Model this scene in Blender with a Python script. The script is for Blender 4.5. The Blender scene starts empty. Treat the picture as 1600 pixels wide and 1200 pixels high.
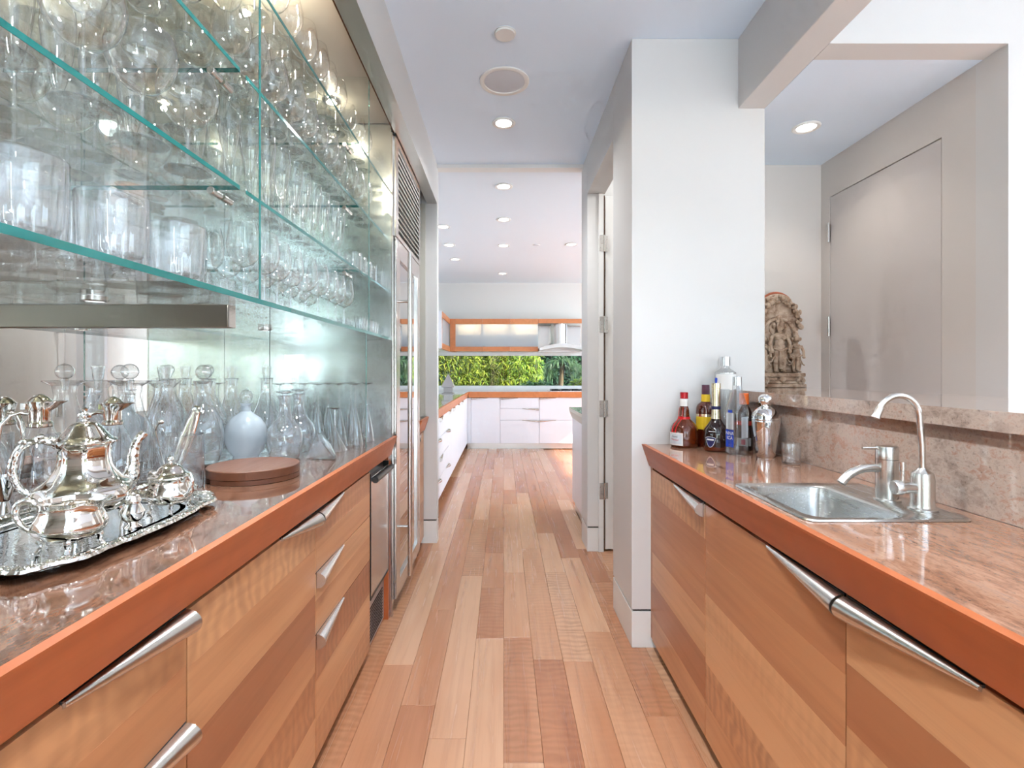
import bpy, bmesh, math, random
from mathutils import Vector, Matrix, noise
PI = math.pi
RND = random.Random(7)
S = bpy.context.scene
C = S.collection

# ------------------------------------------------------------------ camera, world, light, exposure
EYE = 1.248
cam_d = bpy.data.cameras.new('camera')
cam_d.sensor_width = 36.0
cam_d.lens = 780.0 / 1600.0 * 36.0
cam_d.shift_x = 13.0 / 1600.0
cam_d.shift_y = -20.0 / 1600.0
cam_d.clip_start = 0.02
cam = bpy.data.objects.new('camera', cam_d)
cam.location = (0, 0, EYE)
cam.rotation_euler = (PI / 2, 0, 0)
C.objects.link(cam)
S.camera = cam

W = bpy.data.worlds.new('world')
S.world = W
W.use_nodes = True
_nt = W.node_tree
_bg = _nt.nodes['Background']
_sky = _nt.nodes.new('ShaderNodeTexSky')
_sky.sky_type = 'NISHITA'
_sky.sun_disc = False
_sky.sun_elevation = math.radians(55)
_sky.sun_rotation = math.radians(200)
_nt.links.new(_sky.outputs[0], _bg.inputs[0])
_bg.inputs[1].default_value = 0.35

def lamp(name, kind, loc, rot, energy, color=(1, 1, 1), size=None, size_y=None, **kw):
    d = bpy.data.lights.new(name, kind)
    d.energy = energy
    d.color = color
    if kind == 'AREA':
        d.shape = 'RECTANGLE'
        d.size = size
        d.size_y = size_y or size
    elif kind in ('POINT', 'SPOT') and size:
        d.shadow_soft_size = size
    for k, v in kw.items():
        setattr(d, k, v)
    o = bpy.data.objects.new(name, d)
    o.location = loc
    o.rotation_euler = rot
    C.objects.link(o)
    return o

# low sun from the right-hand side of the house
lamp('sun', 'SUN', (0, 0, 10), (math.radians(58), 0, math.radians(62)), 9.0, (1.0, 0.95, 0.86), angle=0.02)
# added area lamps standing in for daylight at unseen windows, plus a ceiling fill
DAY = (0.76, 0.90, 1.0)
for _x in (-0.95, 1.45):
    lamp('daylight_back_window', 'AREA', (_x, -4.93, 1.30), (PI / 2, 0, 0), 22, DAY, 0.42, 2.1)
lamp('ceiling_fill', 'AREA', (0.3, -4.90, 0.30), (math.radians(142), 0, 0), 125, DAY, 2.8, 0.5)  # added upturned area light that brightens the ceiling
lamp('daylight_side_window', 'AREA', (4.52, -1.9, 1.35), (PI / 2, 0, PI / 2), 50, DAY, 4.4, 2.2)
lamp('daylight_kitchen_window', 'AREA', (4.42, 6.0, 1.5), (PI / 2, 0, PI / 2), 155, DAY, 4.0, 2.3)
# recessed downlights over the viewpoint and the dining room behind it
ROOM_LIGHTS = [(0.0, 1.15), (0.0, 0.25), (-2.6, -1.5), (-0.9, -1.5), (0.9, -1.5), (2.7, -1.5), (-2.6, -3.2), (-0.9, -3.2), (0.9, -3.2), (2.7, -3.2), (2.7, 0.6)]
for _x, _y in ROOM_LIGHTS:
    lamp('room_downlight', 'SPOT', (_x, _y, 2.72), (0, 0, 0), 60 if _y > 0 else 50, (0.88, 0.95, 1.0), 0.06, spot_size=2.3 if _y > 0 else 2.5, spot_blend=0.8)

S.view_settings.view_transform = 'Standard'
S.view_settings.look = 'None'
S.view_settings.gamma = 1.0
S.view_settings.use_curve_mapping = False
S.view_settings.exposure = 0.64
cy = S.cycles
cy.max_bounces = 9
cy.diffuse_bounces = 4
cy.glossy_bounces = 5
cy.transmission_bounces = 5
cy.transparent_max_bounces = 44
cy.use_adaptive_sampling = True
cy.adaptive_threshold = 0.12
cy.adaptive_min_samples = 14
cy.caustics_reflective = False
cy.caustics_refractive = False
cy.sample_clamp_indirect = 5.0
cy.sample_clamp_direct = 0.0

# ------------------------------------------------------------------ materials
MATS = {}

def lin(c):
    return tuple((x / 12.92 if x <= 0.04045 else ((x + 0.055) / 1.055) ** 2.4) for x in c)

def hexc(r, g, b):
    return lin((r / 255.0, g / 255.0, b / 255.0)) + (1.0,)

def pmat(name, col, rough=0.5, metal=0.0, **kw):
    m = bpy.data.materials.new(name)
    m.use_nodes = True
    b = m.node_tree.nodes['Principled BSDF']
    b.inputs['Base Color'].default_value = col
    b.inputs['Roughness'].default_value = rough
    b.inputs['Metallic'].default_value = metal
    for k, v in kw.items():
        b.inputs[k.replace('_', ' ')].default_value = v
    MATS[name] = m
    return m

class N:
    """small node-graph helper"""
    def __init__(self, m):
        self.t = m.node_tree
    def n(self, typ, **kw):
        nd = self.t.nodes.new(typ)
        for k, v in kw.items():
            setattr(nd, k, v)
        return nd
    def l(self, a, b):
        self.t.links.new(a, b)
    def math(self, op, a, b=None, clamp=False):
        nd = self.n('ShaderNodeMath', operation=op, use_clamp=clamp)
        for i, v in enumerate((a, b)):
            if v is None:
                continue
            if isinstance(v, (int, float)):
                nd.inputs[i].default_value = v
            else:
                self.l(v, nd.inputs[i])
        return nd.outputs[0]
    def mix(self, fac, a, b, mode='MIX'):
        nd = self.n('ShaderNodeMix', data_type='RGBA', blend_type=mode)
        for i, v in ((0, fac), (6, a), (7, b)):
            if isinstance(v, (int, float)):
                nd.inputs[i].default_value = v
            elif isinstance(v, tuple):
                nd.inputs[i].default_value = v
            else:
                self.l(v, nd.inputs[i])
        return nd.outputs[2]
    def ramp(self, fac, stops):
        nd = self.n('ShaderNodeValToRGB')
        e = nd.color_ramp.elements
        while len(e) < len(stops):
            e.new(0.5)
        for i, (p, c) in enumerate(stops):
            e[i].position = p
            e[i].color = c
        self.l(fac, nd.inputs[0])
        return nd.outputs[0]
    def noise(self, vec, scale, detail=3, rough=0.5, dist=0.0):
        nd = self.n('ShaderNodeTexNoise')
        nd.inputs['Scale'].default_value = scale
        nd.inputs['Detail'].default_value = detail
        nd.inputs['Roughness'].default_value = rough
        nd.inputs['Distortion'].default_value = dist
        self.l(vec, nd.inputs['Vector'])
        return nd.outputs['Fac']
    def scaled(self, vec, sc, add=None):
        mp = self.n('ShaderNodeMapping')
        mp.inputs['Scale'].default_value = sc
        self.l(vec, mp.inputs['Vector'])
        if add is not None:
            av = self.n('ShaderNodeVectorMath', operation='ADD')
            self.l(mp.outputs[0], av.inputs[0])
            self.l(add, av.inputs[1])
            return av.outputs[0]
        return mp.outputs[0]

def wood(name, tones, rough=0.32, grain=(30, 1.2, 30), figure=0.5, coat=0.2, spec=0.5, fig_scale=(3.0, 9.0, 3.0)):
    """procedural timber, grain along Y; every object gets its own tone and offset"""
    m = pmat(name, tones[0], rough)
    g = N(m)
    b = m.node_tree.nodes['Principled BSDF']
    tc = g.n('ShaderNodeTexCoord').outputs['Object']
    oi = g.n('ShaderNodeObjectInfo')
    rnd = oi.outputs['Random']
    off = g.n('ShaderNodeCombineXYZ')
    r2 = g.math('MULTIPLY', rnd, 37.0)
    r3 = g.math('MULTIPLY', rnd, 91.0)
    g.l(r2, off.inputs[0]); g.l(r3, off.inputs[1]); g.l(r2, off.inputs[2])
    v1 = g.scaled(tc, grain, off.outputs[0])
    n1 = g.noise(v1, 1.0, 5, 0.6, 0.6)
    v2 = g.scaled(tc, (grain[0] * 0.2, grain[1] * 0.7, grain[2] * 0.2), off.outputs[0])
    n2 = g.noise(v2, 1.0, 3, 0.5, 0.3)
    stops = [(i / (len(tones) - 1), t) for i, t in enumerate(tones)]
    tone = g.math('ADD', g.math('MULTIPLY', rnd, 0.75), g.math('MULTIPLY', g.math('SUBTRACT', n2, 0.5), 0.9), True)
    tone = g.math('ADD', tone, 0.1, True)
    col = g.ramp(tone, stops)
    dark = g.math('MULTIPLY', g.math('SUBTRACT', n1, 0.45), 0.9, True)
    col = g.mix(dark, col, tuple(c * 0.45 for c in tones[-1][:3]) + (1,))
    # cross-grain figure on some of the pieces
    v3 = g.scaled(tc, fig_scale, off.outputs[0])
    n3 = g.noise(v3, 1.6, 2, 0.5, 1.2)
    wv = g.n('ShaderNodeTexWave', wave_type='BANDS', bands_direction='Y')
    wv.inputs['Scale'].default_value = 1.3
    wv.inputs['Distortion'].default_value = 7.0
    wv.inputs['Detail'].default_value = 2.0
    wv.inputs['Detail Scale'].default_value = 1.4
    g.l(v3, wv.inputs['Vector'])
    sel = g.math('MULTIPLY', g.math('SUBTRACT', g.math('FRACT', g.math('MULTIPLY', rnd, 7.31)), 0.45), 2.2, True)
    figf = g.math('MULTIPLY', g.math('MULTIPLY', g.math('MULTIPLY', wv.outputs['Fac'], n3), sel), figure)
    col = g.mix(figf, col, tuple(c * 0.5 for c in tones[-1][:3]) + (1,))
    g.l(col, b.inputs['Base Color'])
    g.l(g.math('ADD', g.math('MULTIPLY', n1, 0.14), rough - 0.07), b.inputs['Roughness'])
    b.inputs['Coat Weight'].default_value = coat
    b.inputs['Coat Roughness'].default_value = 0.12
    b.inputs['Specular IOR Level'].default_value = spec
    bp = g.n('ShaderNodeBump')
    bp.inputs['Strength'].default_value = 0.02
    bp.inputs['Distance'].default_value = 0.001
    g.l(n1, bp.inputs['Height'])
    g.l(bp.outputs[0], b.inputs['Normal'])
    return m

def granite(name, stops, scale=1.0, rough=0.1, streak=(3.0, 1.0, 3.0), rot=0.5):
    m = pmat(name, stops[0][1], rough)
    g = N(m)
    b = m.node_tree.nodes['Principled BSDF']
    tc = g.n('ShaderNodeTexCoord').outputs['Object']
    mp = g.n('ShaderNodeMapping')
    mp.inputs['Rotation'].default_value = (0.3, 0.2, rot)
    mp.inputs['Scale'].default_value = streak
    g.l(tc, mp.inputs[0])
    v = mp.outputs[0]
    n1 = g.noise(v, 5.0 * scale, 8, 0.65, 1.4)
    n2 = g.noise(v, 34.0 * scale, 5, 0.7, 0.4)
    n3 = g.noise(v, 1.6 * scale, 3, 0.5, 2.0)
    f = g.math('ADD', g.math('MULTIPLY', n1, 0.5), g.math('MULTIPLY', n2, 0.5))
    f = g.math('ADD', f, g.math('MULTIPLY', g.math('SUBTRACT', n3, 0.5), 0.35))
    col = g.ramp(f, stops)
    sp = g.math('MULTIPLY', g.math('SUBTRACT', g.noise(tc, 160 * scale, 2, 0.6), 0.6), 6.0, True)
    col = g.mix(g.math('MULTIPLY', sp, 0.55), col, hexc(62, 52, 50))
    g.l(col, b.inputs['Base Color'])
    b.inputs['Specular IOR Level'].default_value = 0.6
    b.inputs['Coat Weight'].default_value = 0.5
    b.inputs['Coat Roughness'].default_value = 0.03
    return m

def steel(name, col, rough, streak=(2, 2, 200), amt=0.15, bump=0.0):
    m = pmat(name, col, rough, 1.0)
    g = N(m)
    b = m.node_tree.nodes['Principled BSDF']
    tc = g.n('ShaderNodeTexCoord').outputs['Object']
    n1 = g.noise(g.scaled(tc, streak), 3.0, 4, 0.6)
    g.l(g.math('ADD', g.math('MULTIPLY', n1, amt), rough - amt * 0.5), b.inputs['Roughness'])
    if bump:
        n2 = g.noise(tc, 3.0, 2, 0.5)
        bp = g.n('ShaderNodeBump')
        bp.inputs['Strength'].default_value = bump
        bp.inputs['Distance'].default_value = 0.02
        g.l(n2, bp.inputs['Height'])
        g.l(bp.outputs[0], b.inputs['Normal'])
    return m

def thin_glass(name, tint=(0.97, 0.985, 0.98, 1), gain=1.5, base=0.0, refr=0.0, rough=0.0, bump=0.0, bscale=60, diffuse=0.0):
    m = bpy.data.materials.new(name)
    m.use_nodes = True
    MATS[name] = m
    t = m.node_tree
    for nd in list(t.nodes):
        t.nodes.remove(nd)
    g = N(m)
    out = g.n('ShaderNodeOutputMaterial')
    tr = g.n('ShaderNodeBsdfTransparent')
    tr.inputs[0].default_value = tint
    gl = g.n('ShaderNodeBsdfGlossy')
    gl.inputs['Roughness'].default_value = rough
    fr = g.n('ShaderNodeFresnel')
    bf = g.n('ShaderNodeNewGeometry').outputs['Backfacing']
    g.l(g.math('SUBTRACT', 1.5, g.math('MULTIPLY', bf, 1.5 - 1 / 1.5)), fr.inputs[0])   # same reflectance on both faces of a thin sheet
    nrm = None
    if bump:
        tc = g.n('ShaderNodeTexCoord').outputs['Object']
        vo = g.n('ShaderNodeTexVoronoi')
        vo.inputs['Scale'].default_value = bscale
        g.l(tc, vo.inputs['Vector'])
        bp = g.n('ShaderNodeBump')
        bp.inputs['Strength'].default_value = bump
        bp.inputs['Distance'].default_value = 0.01
        g.l(vo.outputs['Distance'], bp.inputs['Height'])
        nrm = bp.outputs[0]
        g.l(nrm, gl.inputs['Normal'])
        g.l(nrm, fr.inputs['Normal'])
    fac = g.math('ADD', g.math('MULTIPLY', fr.outputs[0], gain), base, True)
    cur = tr.outputs[0]
    if refr:
        rf = g.n('ShaderNodeBsdfRefraction')
        rf.inputs['IOR'].default_value = 1.28
        rf.inputs['Roughness'].default_value = 0.0
        rf.inputs[0].default_value = tint
        if nrm:
            g.l(nrm, rf.inputs['Normal'])
        mx = g.n('ShaderNodeMixShader')
        mx.inputs[0].default_value = refr
        g.l(cur, mx.inputs[1]); g.l(rf.outputs[0], mx.inputs[2])
        cur = mx.outputs[0]
    if diffuse:  # milky share; on clear glass it stands in for refracted light
        df = g.n('ShaderNodeBsdfTranslucent')
        df.inputs[0].default_value = (0.9, 0.95, 1.0, 1)
        d2 = g.n('ShaderNodeBsdfDiffuse')
        d2.inputs[0].default_value = (0.85, 0.92, 0.98, 1)
        a = g.n('ShaderNodeAddShader')
        mx0 = g.n('ShaderNodeMixShader')
        mx0.inputs[0].default_value = 0.5
        g.l(df.outputs[0], mx0.inputs[1]); g.l(d2.outputs[0], mx0.inputs[2])
        mx = g.n('ShaderNodeMixShader')
        mx.inputs[0].default_value = diffuse
        g.l(cur, mx.inputs[1]); g.l(mx0.outputs[0], mx.inputs[2])
        cur = mx.outputs[0]
    mx = g.n('ShaderNodeMixShader')
    g.l(fac, mx.inputs[0]); g.l(cur, mx.inputs[1]); g.l(gl.outputs[0], mx.inputs[2])
    g.l(mx.outputs[0], out.inputs[0])
    return m

def emit(name, col, strength):
    m = pmat(name, (0.8, 0.8, 0.8, 1), 0.5)
    b = m.node_tree.nodes['Principled BSDF']
    b.inputs['Emission Color'].default_value = col
    b.inputs['Emission Strength'].default_value = strength
    return m

def plaster(name, col, rough=0.7):
    m = pmat(name, col, rough)
    g = N(m)
    b = m.node_tree.nodes['Principled BSDF']
    tc = g.n('ShaderNodeTexCoord').outputs['Object']
    n1 = g.noise(tc, 90, 3, 0.6)
    n2 = g.noise(tc, 1.3, 2, 0.5)
    g.l(g.mix(g.math('MULTIPLY', n2, 0.06), col, tuple(c * 0.9 for c in col[:3]) + (1,)), b.inputs['Base Color'])
    bp = g.n('ShaderNodeBump')
    bp.inputs['Strength'].default_value = 0.04
    bp.inputs['Distance'].default_value = 0.002
    g.l(n1, bp.inputs['Height'])
    g.l(bp.outputs[0], b.inputs['Normal'])
    b.inputs['Specular IOR Level'].default_value = 0.25
    return m

plaster('wall', hexc(215, 213, 211))
plaster('ceil', hexc(226, 240, 255))  # blue tint of the daylight put into the ceiling colour
plaster('hallwall', hexc(214, 208, 203))
plaster('halldoor', hexc(208, 202, 199), 0.5)
plaster('kwall', hexc(226, 233, 240))
pmat('trimwhite', hexc(228, 227, 224), 0.4)
pmat('lacquer', hexc(226, 225, 230), 0.3)
pmat('dark', hexc(20, 15, 13), 0.6)
pmat('black', hexc(12, 12, 13), 0.35)
pmat('brown', hexc(92, 56, 24), 0.6)
wood('floorwood', [hexc(216, 172, 138), hexc(202, 150, 114), hexc(188, 130, 94), hexc(170, 110, 78)], rough=0.26,
     grain=(38, 1.3, 20), figure=0.55, coat=0.12, fig_scale=(5.0, 7.0, 3.0))
wood('cabwood', [hexc(218, 168, 122), hexc(200, 144, 100), hexc(180, 120, 80), hexc(158, 98, 64)], rough=0.34,
     grain=(20, 1.0, 26), figure=0.65, coat=0.15, fig_scale=(3.0, 6.0, 7.0))
wood('apronwood', [hexc(200, 116, 70), hexc(186, 100, 57), hexc(172, 88, 48)], rough=0.36,
     grain=(14, 1.6, 18), figure=0.25, coat=0.05, spec=0.35, fig_scale=(3, 3, 3))
wood('kitchenwood', [hexc(214, 142, 94), hexc(204, 130, 82), hexc(196, 120, 74)], rough=0.4, grain=(14, 1.6, 18), figure=0.1, coat=0.0)
wood('boardwood', [hexc(112, 68, 46), hexc(94, 54, 36), hexc(80, 44, 30)], rough=0.4, grain=(34, 3, 20), figure=0.2, coat=0.0)
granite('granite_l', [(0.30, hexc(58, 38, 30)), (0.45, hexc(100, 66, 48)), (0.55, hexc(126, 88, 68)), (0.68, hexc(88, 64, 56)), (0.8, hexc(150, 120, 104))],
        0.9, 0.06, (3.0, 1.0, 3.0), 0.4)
granite('granite_r', [(0.30, hexc(92, 72, 64)), (0.44, hexc(156, 110, 86)), (0.54, hexc(182, 136, 110)), (0.66, hexc(146, 118, 106)), (0.8, hexc(204, 170, 148))],
        1.0, 0.07, (3.2, 1.0, 3.0), 0.25)
granite('granite_b', [(0.28, hexc(118, 108, 104)), (0.42, hexc(178, 156, 142)), (0.53, hexc(200, 180, 166)), (0.63, hexc(184, 144, 124)), (0.8, hexc(220, 206, 196))],
        0.8, 0.07, (1.0, 2.2, 3.2), 0.2)
granite('granite_k', [(0.3, hexc(160, 170, 150)), (0.5, hexc(214, 216, 208)), (0.7, hexc(232, 232, 228))], 1.6, 0.08, (1, 1, 1), 0)
steel('steel', (0.66, 0.63, 0.60, 1), 0.30, (2, 200, 2), 0.05)
steel('steel_dark', (0.25, 0.22, 0.185, 1), 0.32, (200, 2, 200), 0.05)
steel('steel_v', (0.62, 0.59, 0.56, 1), 0.24, (200, 200, 2), 0.12)
steel('steel_end', (0.74, 0.77, 0.76, 1), 0.20, (2, 2, 60), 0.08, 0.10)
steel('steel_sink', (0.60, 0.59, 0.57, 1), 0.26, (80, 4, 80), 0.1)
steel('nickel', (0.68, 0.66, 0.63, 1), 0.26, (60, 60, 60), 0.02)
pmat('chrome', (0.80, 0.80, 0.80, 1), 0.05, 1.0)
pmat('silver', (0.92, 0.87, 0.81, 1), 0.05, 1.0)
# engraved silver for the tray floor and ornate work
_m = pmat('silver_ornate', (0.90, 0.87, 0.83, 1), 0.09, 1.0)
_g = N(_m)
_tc = _g.n('ShaderNodeTexCoord').outputs['Object']
_v = _g.n('ShaderNodeTexVoronoi'); _v.inputs['Scale'].default_value = 95
_g.l(_tc, _v.inputs['Vector'])
_bp = _g.n('ShaderNodeBump'); _bp.inputs['Strength'].default_value = 0.45; _bp.inputs['Distance'].default_value = 0.004
_g.l(_v.outputs['Distance'], _bp.inputs['Height']); _g.l(_bp.outputs[0], _m.node_tree.nodes['Principled BSDF'].inputs['Normal'])
_m = pmat('silver_tray', (0.88, 0.89, 0.89, 1), 0.05, 1.0)
_g = N(_m)
_tc = _g.n('ShaderNodeTexCoord').outputs['Object']
_n = _g.noise(_tc, 26, 3, 0.6, 1.5)
_bp = _g.n('ShaderNodeBump'); _bp.inputs['Strength'].default_value = 0.16; _bp.inputs['Distance'].default_value = 0.004
_g.l(_n, _bp.inputs['Height']); _g.l(_bp.outputs[0], _m.node_tree.nodes['Principled BSDF'].inputs['Normal'])
pmat('mirror', (0.93, 0.945, 0.935, 1), 0.0, 1.0)
pmat('pale_reflection', hexc(206, 203, 192), 0.35)  # pale satin colour in place of reflections, brightens the niche backdrop
thin_glass('glass', (0.993, 0.997, 0.998, 1), 2.0, 0.02, diffuse=0.012)
thin_glass('stemglass', (0.985, 0.993, 0.996, 1), 2.0, 0.04, refr=0.12, diffuse=0.03)
thin_glass('crystal', (0.99, 0.995, 0.998, 1), 2.0, 0.05, refr=0.12, diffuse=0.04)
thin_glass('cutglass', (0.992, 0.995, 0.999, 1), 1.6, 0.04, refr=0.10, diffuse=0.03)
thin_glass('cutcrystal', (0.985, 0.992, 1.0, 1), 2.0, 0.08, refr=0.10, diffuse=0.12)
thin_glass('fluteglass', (0.985, 0.992, 1.0, 1), 2.2, 0.05, diffuse=0.07)
thin_glass('frosted', (0.92, 0.95, 0.97, 1), 0.8, 0.0, rough=0.25, diffuse=0.55)
thin_glass('shelfglass', (0.975, 0.992, 0.985, 1), 0.9, 0.0)
thin_glass('windowglass', (0.98, 0.99, 0.99, 1), 0.5, 0.0)
thin_glass('fridgeglass', (0.30, 0.30, 0.29, 1), 1.8, 0.28)
_m = pmat('glassedge', hexc(40, 128, 124), 0.12)
_m.node_tree.nodes['Principled BSDF'].inputs['Transmission Weight'].default_value = 0.35
pmat('pewter', hexc(176, 170, 170), 0.4, 0.5)
pmat('louvre_grey', hexc(214, 216, 214), 0.35, 0.2)
pmat('frostpanel', hexc(226, 224, 214), 0.5)
pmat('speaker_grille', hexc(206, 208, 214), 0.7)
emit('lampwhite', (1.0, 0.95, 0.88, 1), 9.0)
emit('lampcab', (1.0, 0.78, 0.5, 1), 34.0)
emit('lampcool', (0.85, 0.93, 1.0, 1), 4.0)
emit('lampwarm', (1.0, 0.80, 0.55, 1), 7.0)

# ------------------------------------------------------------------ mesh helpers
class MB:
    def __init__(self):
        self.v = []
        self.f = []
        self.mi = []
        self.cur = 0
    def add(self, vs, fs):
        o = len(self.v)
        self.v.extend([tuple(p) for p in vs])
        for f in fs:
            self.f.append(tuple(i + o for i in f))
            self.mi.append(self.cur)
        return self
    def box(self, x0, x1, y0, y1, z0, z1):
        x0, x1 = min(x0, x1), max(x0, x1)
        y0, y1 = min(y0, y1), max(y0, y1)
        z0, z1 = min(z0, z1), max(z0, z1)
        vs = [(x, y, z) for z in (z0, z1) for y in (y0, y1) for x in (x0, x1)]
        return self.add(vs, [(0, 2, 3, 1), (4, 5, 7, 6), (0, 1, 5, 4), (2, 6, 7, 3), (0, 4, 6, 2), (1, 3, 7, 5)])
    def lathe(self, prof, seg=32, c=(0, 0, 0), mod=None, axis='z'):
        vs, fs, rings = [], [], []
        for k, (r, z) in enumerate(prof):
            if r <= 1e-6:
                rings.append([len(vs)])
                vs.append((0, 0, z))
            else:
                ring = []
                for i in range(seg):
                    a = 2 * PI * i / seg
                    rr = r * (mod(a, k / max(1, len(prof) - 1), z) if mod else 1.0)
                    ring.append(len(vs))
                    vs.append((rr * math.cos(a), rr * math.sin(a), z))
                rings.append(ring)
        for a, b in zip(rings[:-1], rings[1:]):
            if len(a) == 1 and len(b) == 1:
                continue
            for i in range(seg):
                j = (i + 1) % seg
                if len(a) == 1:
                    fs.append((a[0], b[j], b[i]))
                elif len(b) == 1:
                    fs.append((a[i], a[j], b[0]))
                else:
                    fs.append((a[i], a[j], b[j], b[i]))
        if axis == 'y':      # local z -> world y
            vs = [(x, z, -y) for x, y, z in vs]
        elif axis == 'x':
            vs = [(z, y, -x) for x, y, z in vs]
        vs = [(x + c[0], y + c[1], z + c[2]) for x, y, z in vs]
        return self.add(vs, fs)
    def tube(self, path, rad, seg=12, caps=True, flat=1.0):
        P = [Vector(p) for p in path]
        n = len(P)
        R = rad if isinstance(rad, (list, tuple)) else [rad] * n
        T = []
        for i in range(n):
            d = P[min(i + 1, n - 1)] - P[max(i - 1, 0)]
            T.append(d.normalized())
        up = Vector((0, 0, 1)) if abs(T[0].z) < 0.9 else Vector((1, 0, 0))
        U = (up - T[0] * up.dot(T[0])).normalized()
        vs, fs = [], []
        for i in range(n):
            if i:
                U = (U - T[i] * U.dot(T[i])).normalized()
            V = T[i].cross(U)
            for k in range(seg):
                a = 2 * PI * k / seg
                vs.append(P[i] + U * (R[i] * math.cos(a)) + V * (R[i] * flat * math.sin(a)))
        for i in range(n - 1):
            for k in range(seg):
                j = (k + 1) % seg
                fs.append((i * seg + k, i * seg + j, (i + 1) * seg + j, (i + 1) * seg + k))
        if caps:
            fs.append(tuple(range(seg))[::-1])
            fs.append(tuple((n - 1) * seg + k for k in range(seg)))
        return self.add(vs, fs)
    def prism(self, poly, axis, a, b):
        """extrude a 2D polygon; axis y: poly in (x,z); axis x: poly in (y,z); axis z: poly in (x,y)"""
        def P(p, t):
            return (p[0], t, p[1]) if axis == 'y' else (t, p[0], p[1]) if axis == 'x' else (p[0], p[1], t)
        n = len(poly)
        vs = [P(p, a) for p in poly] + [P(p, b) for p in poly]
        fs = [tuple(range(n)), tuple(range(2 * n - 1, n - 1, -1))]
        for i in range(n):
            j = (i + 1) % n
            fs.append((i, i + n, j + n, j))
        return self.add(vs, fs)
    def ball(self, c, r, seg=14, rings=9):
        if isinstance(r, (int, float)):
            r = (r, r, r)
        o = len(self.v)
        self.lathe([(math.sin(PI * i / rings), -math.cos(PI * i / rings)) for i in range(rings + 1)], seg)
        for i in range(o, len(self.v)):
            x, y, z = self.v[i]
            self.v[i] = (c[0] + x * r[0], c[1] + y * r[1], c[2] + z * r[2])
        return self
    def xform(self, M, start=0):
        self.v[start:] = [tuple(M @ Vector(p)) for p in self.v[start:]]
        return self
    def mesh(self, name, mat, bevel=0.0, smooth=True, angle=38):
        me = bpy.data.meshes.new(name)
        me.from_pydata(self.v, [], self.f)
        mats = mat if isinstance(mat, (list, tuple)) else [mat]
        for m in mats:
            me.materials.append(MATS[m] if isinstance(m, str) else m)
        if len(mats) > 1:
            me.polygons.foreach_set('material_index', self.mi)
        bm = bmesh.new()
        bm.from_mesh(me)
        bmesh.ops.recalc_face_normals(bm, faces=bm.faces)
        if bevel:
            bmesh.ops.bevel(bm, geom=bm.edges[:], offset=bevel, segments=1, affect='EDGES', clamp_overlap=True)
        bm.to_mesh(me)
        bm.free()
        if smooth:
            me.polygons.foreach_set('use_smooth', [True] * len(me.polygons))
            me.set_sharp_from_angle(angle=math.radians(angle))
        me.update()
        return me

def top_of(o):
    while o.parent is not None:
        o = o.parent
    return o

def link(name, me, parent=None):
    o = bpy.data.objects.new(name, me)
    C.objects.link(o)
    if parent is not None:
        o.parent = parent
    return o

def part(name, mb, mat, parent, bevel=0.0, label=None, smooth=True, angle=38):
    """mesh given in world coordinates; stored relative to its thing's base"""
    off = Vector(top_of(parent).location)
    me = mb.mesh(name, mat, bevel, smooth, angle)
    me.transform(Matrix.Translation(-off))
    o = link(name, me, parent)
    if label:
        o['label'] = label
    return o

def tag(o, label, cat, group=None):
    o['label'] = label
    o['category'] = cat
    if group:
        o['group'] = group
    return o

def thing(name, label, cat, loc=(0, 0, 0), group=None):
    o = bpy.data.objects.new(name, None)
    o.empty_display_size = 0.05
    C.objects.link(o)
    o.location = loc
    return tag(o, label, cat, group)

def single(name, mb, mat, label, cat, loc=(0, 0, 0), group=None, bevel=0.0, angle=38, smooth=True):
    me = mb.mesh(name, mat, bevel, smooth, angle)
    me.transform(Matrix.Translation(-Vector(loc)))
    o = link(name, me)
    o.location = loc
    return tag(o, label, cat, group)

def struct(name, mb, mat, bevel=0.0, label=None, parent=None, smooth=False):
    me = mb.mesh(name, mat, bevel, smooth)
    o = link(name, me, parent)
    o['kind'] = 'structure'
    if label:
        o['label'] = label
    return o

def copy_tree(o, parent=None):
    c = o.copy()
    C.objects.link(c)
    c.parent = parent
    for ch in list(o.children):
        copy_tree(ch, c)
    return c

def bx(*a):
    return MB().box(*a)

ORD = ['first', 'second', 'third', 'fourth', 'fifth', 'sixth', 'seventh', 'eighth', 'ninth', 'tenth', 'eleventh', 'twelfth']

# ------------------------------------------------------------------ the setting
CEIL = 2.749
# ground and floor
floor = struct('floor', bx(-5.0, 5.0, -5.0, 8.75, -0.12, -0.014), 'floorwood', label='reddish wooden plank floor of the galley and kitchen')
struct('floor_bounce', bx(-4.7, 4.7, -5.0, -0.62, -0.014, 0.0), pmat('pale_bounce', hexc(226, 226, 224), 0.4), label='pale bounce floor added behind the viewpoint')  # invented pale surface that bounces neutral light up to the ceiling
PW = 0.128
rp = random.Random(21)
plank_cache = {}
for k in range(-5, 8):
    x0 = k * PW
    y = 0.75 - rp.random() * 0.9
    ymax = 8.1 if k < 5 else 3.7
    while y < ymax:
        L = rp.choice((0.55, 0.75, 0.95, 1.15, 1.35, 1.6))
        if L not in plank_cache:
            plank_cache[L] = bx(0.0004, PW - 0.0004, 0.0005, L - 0.0005, -0.014, 0.0).mesh('plank', 'floorwood', bevel=0.0011, smooth=False)
        if y + L > 0.9:
            o = link('plank', plank_cache[L], floor)
            o.location = (x0, y, 0)
        y += L

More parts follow.
